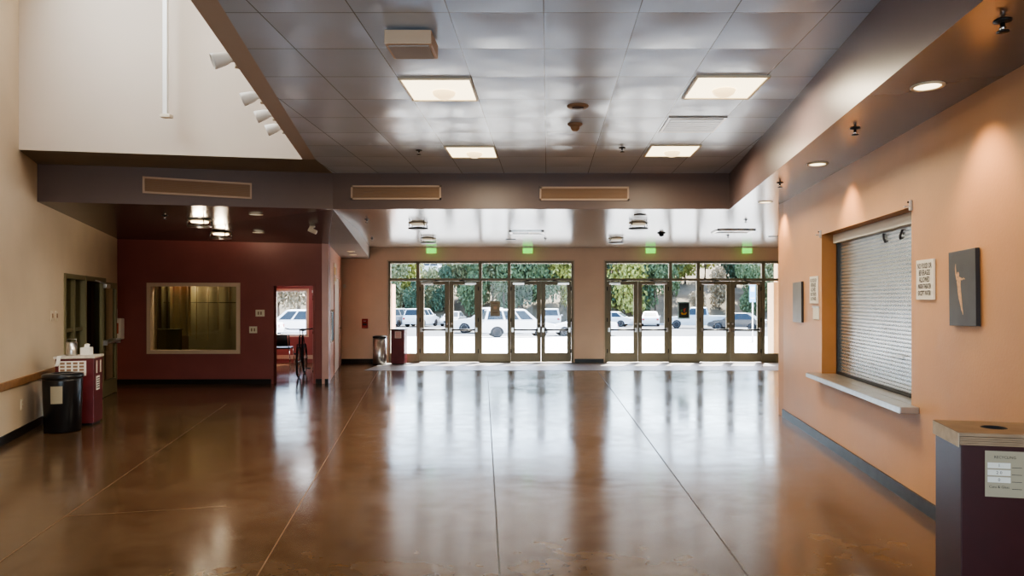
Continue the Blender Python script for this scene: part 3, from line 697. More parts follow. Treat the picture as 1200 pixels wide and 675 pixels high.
# maroon bin at left
ml = square_bin('recycling_bin', 'maroon square bin with papers taped on, beside the black can', (-6.065, 8.84, 0), math.radians(17.5), 0.42, 0.36, 0.915, 'maroon bins')
c = MB(); c.bbox(-0.225, 0.225, -0.195, 0.195, 0.86, 0.89, 0.004, M['ply']); c.build('top_board', ml)
c = MB(); c.box(-0.17, 0.13, -0.184, -0.1805, 0.64, 0.83, M['paper']); q = c.build('taped_paper', ml)
c = MB()
for i in range(4):
    for j in range(4): c.box(-0.155+0.07*j, -0.105+0.07*j, -0.186, -0.1845, 0.66+0.042*i, 0.688+0.042*i, M['grille'])
c.build('paper_print', q)
c = MB(); c.box(0.2105, 0.213, -0.08, 0.05, 0.44, 0.62, M['paper']); q = c.build('side_notice', ml)
c = MB()
for i in range(5): c.box(0.2135, 0.2145, -0.065, 0.035, 0.465+0.03*i, 0.477+0.03*i, M['ink'])
c.build('notice_print', q)
for q in (-0.06, 0.09): c = MB(); c.box(0.2105, 0.216, q-0.018, q+0.018, 0.66, 0.82, M['ply']); c.build('hinge_strip', ml)
# items on it
def onbin(dx, dy, z=0.8905):
    v = RZ(math.radians(17.5)) @ Vector((dx, dy, 0)); return (-6.065+v.x, 8.84+v.y, z)
t = thing('metal_caddy', 'brushed metal caddy on the left maroon bin', 'caddy', onbin(-0.08, -0.02), 0)
c = MB(); c.lathe([(0.055, 0), (0.06, 0.01), (0.06, 0.17), (0.056, 0.17), (0.055, 0.012), (0, 0.012)], 20, M['alu']); c.build('cup', t)
c = MB(); c.tube([(-0.058, 0, 0.16), (-0.058, 0, 0.21), (0.058, 0, 0.21), (0.058, 0, 0.16)], 0.006, 6, M['alu']); c.build('handle', t)
t = thing('tissue_box', 'small white tissue box on the left maroon bin', 'box', onbin(0.075, 0.02), 0.2)
c = MB(); c.bbox(-0.055, 0.055, -0.055, 0.055, 0, 0.10, 0.005, M['white']); c.build('carton', t)
c = MB(); c.add([(-0.03, 0, 0.101), (0.03, 0, 0.101), (0.035, 0.01, 0.14), (0.0, -0.012, 0.155), (-0.03, 0.012, 0.135)], [(0,1,2,3,4)], M['paper']); c.build('tissue', t)
c = MB()
pts = [(-0.12, -0.20, 0.90), (-0.125, -0.212, 0.855), (-0.135, -0.215, 0.80), (-0.15, -0.21, 0.77)]
T_ = TR(-6.065, 8.84, 0) @ RZ(math.radians(17.5)) @ TR(-0.04, 0, 0)
for a, b in zip(pts, pts[1:]): c.add([(a[0]-0.02, a[1], a[2]), (a[0]+0.025, a[1], a[2]), (b[0]+0.02, b[1], b[2]), (b[0]-0.02, b[1], b[2])], [(0,1,2,3)], M['paper'], False, T_)
tag(c.build('paper_strip'), 'loose white paper strip hanging off the left maroon bin top', 'paper')

# black can
t = thing('trash_can', 'black round plastic trash can against the left wall', 'trash can', (-5.94, 8.36, 0), math.radians(38))
t.scale = (0.86, 0.86, 1)
c = MB(); c.lathe([(0.20, 0), (0.222, 0.015), (0.238, 0.62), (0.238, 0.655)], 36, M['black']); c.build('can_body', t)
c = MB(); c.lathe([(0.238, 0.645), (0.25, 0.655), (0.25, 0.685), (0.235, 0.705), (0.15, 0.715), (0.12, 0.70), (0.12, 0.66), (0, 0.66)], 36, M['black']); c.build('lid', t)
vs = []; ff = []
for i in range(9):
    a = -PI/2-0.34+0.62*i/8-0.34
    for z in (0.36, 0.57):
        r = 0.2275+0.0105*0+ (0.222+(0.238-0.222)*(z-0.015)/0.605 - 0.2275) + 0.0025; vs.append((r*math.cos(a), r*math.sin(a), z))
for i in range(8): ff.append((2*i, 2*i+2, 2*i+3, 2*i+1))
c = MB(); c.add(vs, ff, M['signt']); q = c.build('taped_notice', t, recalc=False)
c = MB(); rr = 0.2295+0.005
a = -PI/2-0.37
c.box(-0.014, 0.014, -0.001, 0.001, 0.535, 0.555, M['white'], TR(rr*math.cos(a), rr*math.sin(a), 0) @ RZ(a+PI/2)); c.build('notice_sticker', q)

# steel can and maroon bin near glass
t = thing('trash_can', 'round brushed steel trash can by the far wall', 'trash can', (X(445, 17.05), 17.05, 0))
c = MB(); c.lathe([(0.155, 0.02), (0.165, 0.03), (0.165, 0.66)], 28, M['alu']); c.build('can_body', t)
c = MB(); c.lathe([(0.165, 0.66), (0.172, 0.665), (0.172, 0.70), (0.14, 0.715), (0.10, 0.70), (0.10, 0.6), (0, 0.6)], 28, M['dark']); c.build('lid_ring', t)
c = MB(); c.lathe([(0.15, 0), (0.15, 0.022)], 28, M['dark']); c.build('foot_ring', t)
mb_ = square_bin('recycling_bin', 'small looking maroon bin in front of the left glass panel', (X(467.5, 17.1), 17.12, 0), 0, 0.33, 0.33, 0.92, 'maroon bins')
c = MB(); c.bbox(-0.175, 0.175, -0.175, 0.175, 0.855, 0.885, 0.004, M['dark']); c.build('top_board', mb_)
c = MB(); c.box(-0.07, 0.09, -0.1675, -0.1655, 0.66, 0.83, M['paper']); q = c.build('taped_paper', mb_)
c = MB()
for i in range(4): c.box(-0.055, 0.075, -0.1695, -0.168, 0.68+0.036*i, 0.697+0.036*i, M['postr'])
c.build('paper_print', q)

# ------------------------------------------------------------------ wall fittings
t = thing('fire_alarm_pull', 'red fire alarm pull station on the tan far wall', 'fire alarm', (X(428, YF), YF, Zt(379, YF)))
c = MB(); c.bbox(-0.075, 0.075, -0.05, -0.001, -0.12, 0.12, 0.008, M['red']); c.build('housing', t)
c = MB(); c.bbox(-0.05, 0.05, -0.06, -0.05, -0.05, 0.0, 0.004, M['ink']); c.build('pull_bar', t)
c = MB(); c.text('FIRE', 0.035, M['white'], TR(0, -0.052, 0.06) @ FACE); c.build('lettering', t)
t = thing('wall_strobe', 'tiny pale wall sensor high on the tan far wall', 'sensor', (X(403, YF), YF, Zt(335.5, YF)))
c = MB(); c.bbox(-0.02, 0.05, -0.03, -0.001, -0.05, 0.05, 0.006, M['offw']); c.build('cover', t)
def mthing(name, label, cat, px, py, group=None):
    p_ = TM @ Vector((sM(px), 0, 0)); return thing(name, label, cat, (p_.x, p_.y, Zt(py, 13.09)), angM, group)
t = mthing('room_sign', 'pale room sign plate higher on the maroon wall', 'sign', 304.5, 367)
c = MB(); c.bbox(-0.085, 0.085, -0.012, -0.001, -0.065, 0.065, 0.003, M['offw']); c.build('plate', t)
c = MB()
for q in (-0.03, 0.02): c.box(q-0.014, q+0.014, -0.0135, -0.0125, -0.03, 0.03, M['grille'])
c.build('plate_print', t)
def switch(t, w, n):
    c = MB(); c.bbox(-w/2, w/2, -0.01, -0.001, -0.065, 0.065, 0.003, M['offw']); c.build('cover_plate', t)
    for i in range(n):
        q = (i-(n-1)/2)*0.055
        c = MB(); c.bbox(q-0.012, q+0.012, -0.02, -0.01, -0.03, 0.03, 0.002, M['grille']); c.build('toggle', t)
t = mthing('light_switch', 'double light switch plate lower on the maroon wall', 'light switch', 296.5, 386.5); switch(t, 0.15, 2)
def lthing(name, label, cat, px, py, group=None):
    Y = 3.014/((642-px)/800-0.4); return thing(name, label, cat, (LWX(Y), Y, Zt(py, Y)), angL, group)
t = lthing('light_switch', 'left one of two light switches beside the left glazed bay', 'light switch', 60.2, 370, 'left wall switches'); switch(t, 0.09, 1)
t = lthing('light_switch', 'right one of two light switches, nearest the left glazed bay', 'light switch', 65.6, 370, 'left wall switches'); switch(t, 0.09, 1)
t = lthing('wall_outlet', 'cream power outlet low on the left wall', 'outlet', 25, 474)
c = MB(); c.bbox(-0.04, 0.04, -0.01, -0.001, -0.06, 0.06, 0.003, M['offw']); c.build('cover_plate', t)
for z in (-0.025, 0.025): c = MB(); c.bbox(-0.018, 0.018, -0.013, -0.01, z-0.014, z+0.014, 0.002, M['tan']); c.build('socket', t)
t = mthing('wall_dispenser', 'white dispenser on the maroon wall by the open glazed leaf', 'dispenser', 142.0, 385)
c = MB(); c.bbox(-0.085, 0.085, -0.13, -0.001, -0.20, 0.20, 0.02, M['white']); c.build('housing', t)
c = MB(); c.bbox(-0.025, 0.045, -0.137, -0.13, -0.09, 0.11, 0.004, M['postr']); c.build('window', t)
c = MB(); c.bbox(-0.075, -0.045, -0.05, -0.01, 0.20, 0.38, 0.006, M['white']); c.build('antenna', t)
# return wall fittings: frame, door leaf outline, panel
angT, lenT = frame_of(MBp, RT)
TT = TR(MBp[0], MBp[1], 0) @ RZ(angT)
dm = MB(); dm.box(1.55, 1.61, -0.02, 0, 0, 2.1, M['pink'], TT); dm.box(3.2, 3.26, -0.02, 0, 0, 2.1, M['pink'], TT); dm.box(1.55, 3.26, -0.02, 0, 2.1, 2.16, M['pink'], TT); dm.box(1.61, 3.2, -0.008, 0, 0.01, 2.1, M['roomd'], TT)
d10 = struct(dm, 'door_10', 'flush door seen edge-on in the pinkish return wall')
c = MB(); c.tube([(3.05, -0.01, 0.95), (3.05, -0.07, 0.95), (2.92, -0.07, 0.95)], 0.012, 6, M['chrome'], TT); c.build('door_handle', d10)
def tthing(name, label, cat, s_, z):
    p_ = TT @ Vector((s_, 0, 0)); return thing(name, label, cat, (p_.x, p_.y, z), angT)
t = tthing('notice_board', 'narrow dark framed panel seen edge-on on the return wall', 'panel', 0.75, 1.08)
c = MB(); c.bbox(-0.35, 0.35, -0.03, -0.001, -0.33, 0.33, 0.004, M['chrome']); c.build('board_frame', t)
c = MB(); c.box(-0.31, 0.31, -0.033, -0.03, -0.29, 0.29, M['ink']); c.build('board_face', t)
t = tthing('wall_poster', 'pale poster high on the pinkish return wall', 'poster', 1.9, 2.02+0.2)
c = MB(); c.box(-0.45, 0.45, -0.012, -0.001, -0.28, 0.18, M['tan']); c.build('sheet', t)
c = MB(); c.box(-0.35, 0.0, -0.014, -0.0125, -0.2, 0.1, M['posty']); c.box(0.08, 0.35, -0.014, -0.0125, -0.2, 0.1, M['grille']); c.build('print', t)

# things on the glass
t = thing('window_notice', 'tan paper notice on the narrow glass panel between two door pairs', 'notice', (X(580, YF), YF+0.076, Zt(361.5, YF)), 0)
c = MB(); c.box(-0.125, 0.125, -0.004, 0.0, -0.20, 0.19, M['signt']); q = c.build('sheet', t)
c = MB(); c.lathe([(0.06, 0), (0.06, 0.001)], 20, M['grillef'], TR(0, -0.005, 0.02) @ RX(PI/2)); c.box(-0.07, 0.07, -0.0055, -0.0045, -0.12, -0.10, M['grille']); c.box(-0.07, 0.07, -0.0055, -0.0045, 0.12, 0.14, M['grille']); c.build('print', q)
t = thing('window_poster', 'dark poster with yellow motif on the right narrow glass panel', 'poster', (X(802, YF), YF+0.076, Zt(363.5, YF)), 0)
c = MB(); c.box(-0.155, 0.155, -0.003, 0.0, -0.225, 0.215, M['postb']); c.box(-0.125, 0.125, -0.005, -0.003, -0.195, 0.185, M['post']); q = c.build('sheet', t)
c = MB(); c.add([(-0.08, -0.0055, -0.08), (-0.05, -0.0055, -0.12), (0.05, -0.0055, -0.12), (0.085, -0.0055, -0.05), (0.05, -0.0055, -0.06), (0.0, -0.0055, -0.09), (-0.05, -0.0055, -0.05)], [(0,1,2,3,4,5,6)], M['posty'])
c.add([(-0.02, -0.006, 0.02), (0.02, -0.006, -0.08), (0.05, -0.006, 0.06)], [(0,1,2)], M['postr']); c.add([(-0.09, -0.006, 0.0), (-0.06, -0.006, -0.06), (-0.03, -0.006, 0.03)], [(0,1,2)], M['postg']); c.build('print', q)

# exit signs
def exit_sign(px, label):
    Y = YF-0.25
    t = thing('exit_sign', label, 'exit sign', (X(px, Y), Y, LC), 0, 'green exit signs')
    c = MB(); c.box(-0.13, 0.13, -0.025, 0.025, -0.03, 0.0, M['white']); c.build('mount', t)
    c = MB(); c.box(-0.125, 0.125, -0.006, 0.006, -0.165, -0.03, M['greenb']); p_ = c.build('sign_panel', t)
    c = MB(); c.text('EXIT', 0.115, M['green'], TR(0, -0.0075, -0.1) @ FACE, bold=0.004); c.build('lettering', p_)
exit_sign(505.5, 'green exit sign above the first pair of glass doors from the left')
exit_sign(618.5, 'green exit sign above the second pair of glass doors from the left')
exit_sign(762.5, 'green exit sign above the third pair of glass doors from the left')
exit_sign(875.5, 'green exit sign above the rightmost pair of glass doors')

# ------------------------------------------------------------------ ceiling fittings
LIGHTS = []
def lamp(kind, loc, energy, col=(1, 0.82, 0.58), size=0.2, rot=(0, 0, 0), spot=None, blend=0.5, sy=None, name='lamp'):
    d = bpy.data.lights.new(name, kind); d.energy = energy; d.color = col
    if kind == 'AREA':
        d.size = size
        if sy: d.shape = 'RECTANGLE'; d.size_y = sy
    elif kind == 'SPOT': d.spot_size = spot or 1.6; d.spot_blend = blend; d.shadow_soft_size = size
    elif kind == 'POINT': d.shadow_soft_size = size
    o = bpy.data.objects.new(name, d); COL.objects.link(o); o.location = loc; o.rotation_euler = rot
    return o
def troffer(loc, label, first=None):
    if first: return dup(first, loc, None, label)
    t = thing('ceiling_light', label, 'ceiling light', loc, 0, 'square ceiling lights')
    w, d = 0.29, 0.30
    c = MB()
    for a, b, e, f_ in ((-w-0.02, w+0.02, -d-0.02, -d), (-w-0.02, w+0.02, d, d+0.02), (-w-0.02, -w, -d, d), (w, w+0.02, -d, d)): c.box(a, b, e, f_, -0.016, -0.001, M['offw'])
    c.build('light_frame', t)
    c = MB(); c.quad((-w, -d, -0.006), (-w, d, -0.006), (w, d, -0.006), (w, -d, -0.006), M['warm']); c.build('diffuser', t, recalc=False)
    c = MB(); c.lathe([(0.0, -0.065), (0.05, -0.058), (0.09, -0.035), (0.105, -0.007)], 24, M['warmglobe'], TR(0.02, 0.08, 0), cap=False); c.build('globe', t)
    return t
tx = [(-1.267-0.647)/2, (1.213+1.833)/2+0.03]
tf = troffer((tx[0], 6.08, CL), 'lit square ceiling light, near left of the four, behind the box speaker')
troffer((tx[1], 6.02, CL), 'lit square ceiling light, near right of the four, before the dull grey tile', tf)
troffer((tx[0], 8.63, CL), 'lit square ceiling light, far left of the four, above the middle grille', tf)
troffer((tx[1], 8.56, CL), 'lit square ceiling light, far right of the four, by the bulkhead corner', tf)
for x, y in ((tx[0], 6.08), (tx[1], 6.02), (tx[0], 8.63), (tx[1], 8.56)):
    lamp('AREA', (x, y, CL-0.08), 26, (1, 0.85, 0.62), 0.55, name='troffer_lamp')
# dull tile panel
t = thing('ceiling_vent', 'dull grey vent tile between the two right ceiling lights', 'vent', (1.54, 7.3, CL))
c = MB(); c.box(-0.30, 0.30, -0.31, 0.31, -0.012, -0.001, M['steel']); c.build('vent_frame', t)
c = MB()
for i in range(9): c.box(-0.27, 0.27, -0.27+0.06*i, -0.225+0.06*i, -0.018, -0.012, M['steel'])
c.build('louvre', t)
# box speaker
t = thing('ceiling_speaker', 'beige box speaker hung under the tiled ceiling', 'speaker', (-0.962, 4.835, CL))
c = MB(); c.bbox(-0.162, 0.162, -0.15, 0.15, -0.119, -0.02, 0.008, M['tan']); c.build('cabinet', t)
c = MB(); c.box(-0.05, 0.05, -0.05, 0.05, -0.02, 0, M['dark']); c.build('mount', t)
c = MB(); c.bbox(-0.14, 0.14, -0.125, 0.125, -0.128, -0.119, 0.003, mat('grille_cloth', (0.45, 0.43, 0.42), 0.7)); c.build('grille', t)
# round diffuser and detector
t = thing('air_diffuser', 'round brown air diffuser on the tiled ceiling', 'vent', (0.29, 6.6, CL))
c = MB(); c.lathe([(0.105, 0), (0.105, -0.008), (0.085, -0.02), (0, -0.02)], 24, M['grille']); c.build('ring', t)
c = MB(); c.lathe([(0.06, -0.02), (0.055, -0.03), (0, -0.032)], 20, M['bulk']); c.build('cone', t)
def detector(loc, label, s_=1.0, name='smoke_detector', m1=None):
    t = thing(name, label, 'detector', loc)
    c = MB(); c.lathe([(0.078*s_, 0), (0.078*s_, -0.012), (0.06*s_, -0.025)], 20, m1 or M['grille']); c.build('base_plate', t)
    c = MB(); c.lathe([(0.05*s_, -0.025), (0.045*s_, -0.055), (0.028*s_, -0.075), (0, -0.078)], 20, M['wood'] if not m1 else m1); c.build('sensor', t)
detector((0.29, 7.27, CL), 'brown round smoke detector just beyond the air diffuser')
detector((X(776, 13.5), 13.6, LC), 'dark smoke detector under the low ceiling right of centre', 1.1, m1=M['dark'])
def sprinkler(loc, label, s_=1.0, first=None):
    if first: 
        return dup(first, loc, None, label)
    t = thing('sprinkler_head', label, 'sprinkler', loc, 0, 'ceiling sprinklers')
    c = MB(); c.lathe([(0.04*s_, 0), (0.04*s_, -0.006), (0.012, -0.012)], 14, M['dark']); c.build('escutcheon', t)
    c = MB(); c.lathe([(0.010, -0.008), (0.010, -0.03), (0.016, -0.034), (0.006, -0.05)], 10, M['chrome']); c.build('body', t)
    c = MB(); c.lathe([(0.028, -0.052), (0.028, -0.056)], 12, M['dark']); c.build('deflector', t)
    return t
def at(px, py, z): Y = (z-HC)*800/(352-py); return (X(px, Y), Y, z)
sp = sprinkler(at(1175, 24, LC), 'sprinkler head at the top right corner, nearest on the soffit')
sprinkler(at(1002, 150, LC), 'sprinkler head on the right soffit between the two near downlights', 1, sp)
sprinkler(at(914, 214, LC), 'sprinkler head on the soffit before the far downlight', 1, sp)
sprinkler(at(874, 257, LC), 'sprinkler head on the low ceiling right of the bulkhead corner', 1, sp)
sprinkler(at(853, 275.5, LC), 'sprinkler head on the low ceiling behind the right square diffuser', 1, sp)
sprinkler(at(639, 279, LC), 'sprinkler head on the low ceiling right of the middle diffuser', 1, sp)
sprinkler(at(430, 257, LC), 'sprinkler head on the low ceiling near the left end, nearer one', 1, sp)
sprinkler(at(436, 279, LC), 'sprinkler head on the low ceiling near the left end, farther one', 1, sp)
sprinkler(at(491, 176, CL), 'sprinkler head on the tiled ceiling left of the far left light', 1, sp)
sprinkler(at(729, 173, CL), 'sprinkler head on the tiled ceiling left of the far right light', 1, sp)
yy = 10.2; sprinkler((X(193, yy), yy, ZL(X(193, yy), yy)), 'sprinkler head on the dark ceiling above the maroon wall', 1, sp)
# downlights
def downlight(loc, label, lens, first=None, r=0.10):
    if first: return dup(first, loc, None, label)
    t = thing('recessed_downlight', label, 'downlight', loc, 0, 'recessed downlights')
    c = MB(); c.lathe([(r, -0.001), (r, -0.008), (r*0.8, -0.010), (r*0.78, -0.002)], 24, M['offw'], cap=False); c.build('trim_ring', t)
    c = MB(); c.lathe([(0.0, -0.004), (r*0.78, -0.004)], 24, lens, cap=False); c.build('lens', t)
    return t
p1 = at(1087, 100.5, LC); p2 = at(958, 192, LC); p3 = at(897, 236.5, LC)
dl = downlight(p1, 'lit downlight nearest the viewer on the right soffit', M['warm'])
downlight(p2, 'lit downlight above the shutter on the right soffit', None, dl); downlight(p3, 'lit downlight at the far end of the right soffit', None, dl)
for p_, e in ((p1, 30), (p2, 30), (p3, 30)):
    lamp('SPOT', (p_[0]+0.06, p_[1], p_[2]-0.03), e*0.95, (1, 0.66, 0.34), 0.04, (0, math.radians(-14), 0), 1.5, 0.85, name='downlight_lamp')
y_ = 10.3; x_ = X(300, y_)
dd_ = downlight((x_, y_, ZL(x_, y_)-0.012), 'unlit disc downlight on the dark ceiling, nearer one', M['dimlens'])
y_ = 12.0; x_ = X(303, y_); downlight((x_, y_, ZL(x_, y_)-0.012), 'unlit disc downlight on the dark ceiling, nearer the maroon wall', None, dd_)
dw = downlight((X(411, 15), 15.0, ZL(X(411, 15.0), 15.0)-0.004), 'nearer small white downlight by the left end of the far wall', M['warmglobe'], None, 0.085)
downlight((X(413.6, 16.0), 16.0, ZL(X(413.6, 16.0), 16.0)-0.004), 'farther small white downlight by the left end of the far wall', None, dw)
# bowl lights hung on arms
def bowl(loc, label, lit, first=None):
    if first: return dup(first, loc, None, label)
    t = thing('bowl_light', label, 'ceiling light', loc, 0, 'bowl ceiling lights')
    c = MB(); c.lathe([(0.17, 0), (0.17, -0.012), (0.15, -0.02)], 28, M['offw']); c.build('ceiling_plate', t)
    c = MB(); c.lathe([(0.125, -0.021), (0.125, -0.042), (0.0, -0.048)], 24, M['hot'] if lit else M['dimlens']); c.build('lens', t)
    c = MB(); c.lathe([(0.135, -0.098), (0.175, -0.092), (0.170, -0.110), (0.10, -0.122), (0, -0.126)], 28, M['alu'] if lit else M['dark']); c.build('dish', t)
    for i in range(4):
        a = PI/4+i*PI/2; c = MB(); c.tube([(0.165*math.cos(a), 0.165*math.sin(a), -0.006), (0.19*math.cos(a), 0.19*math.sin(a), -0.06), (0.168*math.cos(a), 0.168*math.sin(a), -0.10)], 0.008, 6, M['dark']); c.build('arm', t)
    return t
b1 = bowl(at(490, 261, LC), 'nearer left bowl light on the bright low ceiling', False)
bowl(at(502, 279, LC), 'farther left bowl light on the bright low ceiling, above an exit sign', False, b1)
bowl(at(748, 261, LC), 'nearer right bowl light on the bright low ceiling, beside the dark disc', False, b1)
bowl(at(722, 279, LC), 'farther right bowl light on the bright low ceiling', False, b1)
y_ = 10.75; x_ = X(234, y_); za = ZL(x_, y_)-0.01
b2 = bowl((x_, y_, za), 'glowing bowl light on the dark ceiling, nearer one', True); lamp('POINT', (x_, y_, za-0.075), 12, size=0.09, name='bowl_lamp')
y_ = 12.1; x_ = X(259, y_); za = ZL(x_, y_)-0.01
bowl((x_, y_, za), 'glowing bowl light on the dark ceiling, nearer the maroon wall', True, b2); lamp('POINT', (x_, y_, za-0.075), 12, size=0.09, name='bowl_lamp')
# square diffusers and dark disc
def sqdiff(px, py, w, d, label):
    p_ = at(px, py, LC); t = thing('square_diffuser', label, 'vent', p_, 0, 'square diffusers')
    c = MB(); 
    for a, b, e, f_ in ((-w, w, -d, -d+0.05), (-w, w, d-0.05, d), (-w, -w+0.05, -d, d), (w-0.05, w, -d, d)): c.box(a, b, e, f_, -0.025, -0.001, M['alu'])
    c.build('diffuser_frame', t)
    c = MB(); c.box(-w+0.05, w*0.1, -d+0.05, d-0.05, -0.012, -0.001, M['dark']); c.box(w*0.1, w-0.05, -d+0.05, d-0.05, -0.012, -0.001, M['white']); c.build('blade', t)
sqdiff(617.5, 272, 0.34, 0.28, 'square ceiling diffuser between the two left door pairs')
sqdiff(859, 270.5, 0.36, 0.28, 'square ceiling diffuser near the right end of the low ceiling')
t = thing('disc_speaker', 'dark round speaker disc beside the nearer right bowl light', 'speaker', at(750, 251.5, LC))
c = MB(); c.lathe([(0.10, 0), (0.10, -0.01), (0.08, -0.016), (0, -0.016)], 24, M['dark']); c.build('speaker_grille', t)
def slot(px, py, label):
    t = thing('slot_vent', label, 'vent', at(px, py, LC), 0, 'slot vents'); c = MB(); c.box(-0.11, 0.11, -0.05, 0.05, -0.012, -0.001, M['dark']); c.build('slot_frame', t)
    c = MB(); c.box(-0.1, 0.1, -0.02, 0.02, -0.015, -0.012, M['steel']); c.build('slot_blade', t)
slot(598.5, 280.5, 'small slot vent behind the left square diffuser'); slot(907, 277, 'small slot vent at the far right of the low ceiling')
# spotlight on dark ceiling
y_ = 11.4; x_ = X(366, y_); t = thing('security_camera', 'small white camera on the dark ceiling near the doorway corner', 'camera', (x_, y_, ZL(x_, y_)-0.002))
c = MB(); c.lathe([(0.045, 0), (0.045, -0.02), (0.02, -0.03), (0.015, -0.05)], 16, M['offw']); c.build('mount', t)
c = MB(); c.lathe([(0.0, -0.08), (0.035, -0.075), (0.04, 0.06), (0, 0.065)], 16, M['offw'], TR(0, 0, -0.075) @ RY(math.radians(-65))); c.build('camera_body', t)
# grilles on bulkhead
def grille(px0, px1, py0, py1, Y, rz, label):
    w = (px1-px0)/800*Y/2; h = (py1-py0)/800*Y/2
    t = thing('air_grille', label, 'vent', (X((px0+px1)/2, Y), Y, Zt((py0+py1)/2, Y)), rz, 'bulkhead grilles')
    c = MB(); f_ = 0.025
    for a, b, z0, z1 in ((-w, w, h-f_, h), (-w, w, -h, -h+f_), (-w, -w+f_, -h, h), (w-f_, w, -h, h)): c.box(a, b, -0.022, -0.001, z0, z1, M['grillef'])
    c.build('grille_frame', t)
    c = MB(); c.box(-w+f_, w-f_, -0.006, -0.001, -h+f_, h-f_, M['wood'])
    n_ = 9
    for i in range(n_):
        z = -h+f_+(2*h-2*f_)*(i+0.5)/n_; c.box(-w+f_, w-f_, -0.017, -0.006, z-0.004, z+0.004, M['grille'])
    c.build('louvre', t)
grille(411.5, 517, 217.5, 234, 10.1, 0, 'long tan air grille in the middle of the bulkhead')
grille(632.5, 737, 219, 235, 10.1, 0, 'long tan air grille at the right of the bulkhead')
aB = math.atan2(10.1-8.54, -3.18+6.75)
_u = (X(233, 1.0), 1.0)                      # ray meets the slanted bulkhead
k_ = (8.54 + (0+6.75)*math.tan(aB)) / (1.0 - _u[0]*math.tan(aB))
grille(176, 290, 211, 230, k_, aB, 'long tan air grille at the left of the bulkhead, above the glowing bowls')
# spotlights on void edge
def spotlight(Y, label, aim, first=None):
    x = CEX(Y)-0.17
    if first: return dup(first, (x, Y, CL+0.03), aim, label)
    t = thing('track_spotlight', label, 'spotlight', (x, Y, CL+0.03), aim, 'void edge spotlights')
    c = MB(); c.box(-0.03, -0.001, -0.03, 0.03, -0.02, 0.06, M['offw']); c.tube([(-0.03, 0, 0.03), (-0.08, 0, 0.03)], 0.012, 8, M['alu']); c.build('bracket', t)
    T_ = TR(-0.12, 0, 0.03) @ RY(math.radians(-112)) 
    c = MB(); c.lathe([(0.0, -0.07), (0.035, -0.06), (0.05, -0.02), (0.062, 0.06), (0.062, 0.08), (0.054, 0.08), (0.05, 0.06)], 18, M['white'], T_, cap=False); c.build('shade', t)
    c = MB(); c.lathe([(0.0, 0.058), (0.052, 0.058)], 18, M['dimlens'], T_, cap=False); c.build('lamp_face', t)
    return t
s1_ = spotlight(5.55, 'white spotlight nearest the viewer on the ceiling edge, aimed down', 0.5)
spotlight(6.55, 'second white spotlight from the viewer on the ceiling edge', 0.25, s1_)
spotlight(7.17, 'third white spotlight from the viewer on the ceiling edge', 0.25, s1_)
spotlight(7.73, 'white spotlight farthest from the viewer on the ceiling edge', 0.25, s1_)
for Yq, aim, e_ in ((5.55, (-6.0, 8.3, 0.3), 45), (6.55, (-6.6, 9.6, 0.9), 70), (7.17, (-7.2, 10.6, 0.7), 80), (7.73, (-6.2, 10.9, 0.0), 60)):
    q = Vector((CEX(Yq)-0.33, Yq, CL-0.02)); lamp('SPOT', q, e_, (1, 0.88, 0.72), 0.05, (q-Vector(aim)).to_track_quat('Z', 'Y').to_euler(), 0.62, 0.9, name='spotlight_lamp')
# white pipe in void
t = thing('conduit_pole', 'long white pole hanging down in front of the cream high wall', 'pole', (X(194, 8.35), 8.35, 0))
c = MB(); c.box(-0.026, 0.026, -0.02, 0.02, Zt(134, 8.35), 7.15, M['white']); c.build('shaft', t)
c = MB(); c.bbox(-0.05, 0.07, -0.04, 0.05, Zt(138, 8.35), Zt(134, 8.35), 0.008, M['offw']); c.build('end_foot', t)
# clerestory window high up on the left wall
Yc = 6.6; t = MB(); TLc = TR(LWX(Yc), Yc, 0) @ RZ(angL)
t.box(-1.2, 1.2, -0.03, -0.005, 5.0, 6.6, M['white'], TLc); struct(t, 'window_6', 'clerestory window high on the left wall')

# ------------------------------------------------------------------ room behind the doorway
t = thing('visitor_chair', 'dark seated chair with chrome legs below the small room window', 'chair', (X(331, 16.6), 16.6, 0), 0.15)
c = MB(); c.bbox(-0.22, 0.22, -0.22, 0.2, 0.43, 0.47, 0.015, M['seat']); c.build('seat', t)
vs = []; ff = []
for i in range(9):
    a = (i/8-0.5); x = 0.44*a; y = -0.25 + 0.10*a*a
    for z, yo in ((0.50, 0), (0.78, -0.06)): vs += [(x, y+yo, z), (x, y+yo+0.02, z)]
for i in range(8):
    a, b = 4*i, 4*i+4; ff += [(a, b, b+2, a+2), (a+1, a+3, b+3, b+1), (a+2, b+2, b+3, a+3), (a, a+1, b+1, b)]
ff += [(0, 2, 3, 1), (32, 33, 35, 34)]
c = MB(); c.add(vs, ff, M['seat'], True); c.build('backrest', t)
for sx in (-1, 1):
    for a, b, z in ((-0.2, -0.27, 0.0), (0.18, 0.24, 0.0)):
        c = MB(); c.tube([(sx*0.2, a, 0.44), (sx*0.24, b, 0.0)], 0.012, 8, M['chrome']); c.build('leg', t)
    c = MB(); c.tube([(sx*0.19, -0.2, 0.45), (sx*0.19, -0.26, 0.55), (sx*0.185, -0.31, 0.76)], 0.011, 8, M['chrome']); c.build('back_upright', t)
# bicycle
bt = thing('bicycle', 'dark bicycle parked in the doorway of the room', 'bicycle', (X(350, 14.05), 14.05, 0), math.radians(103))
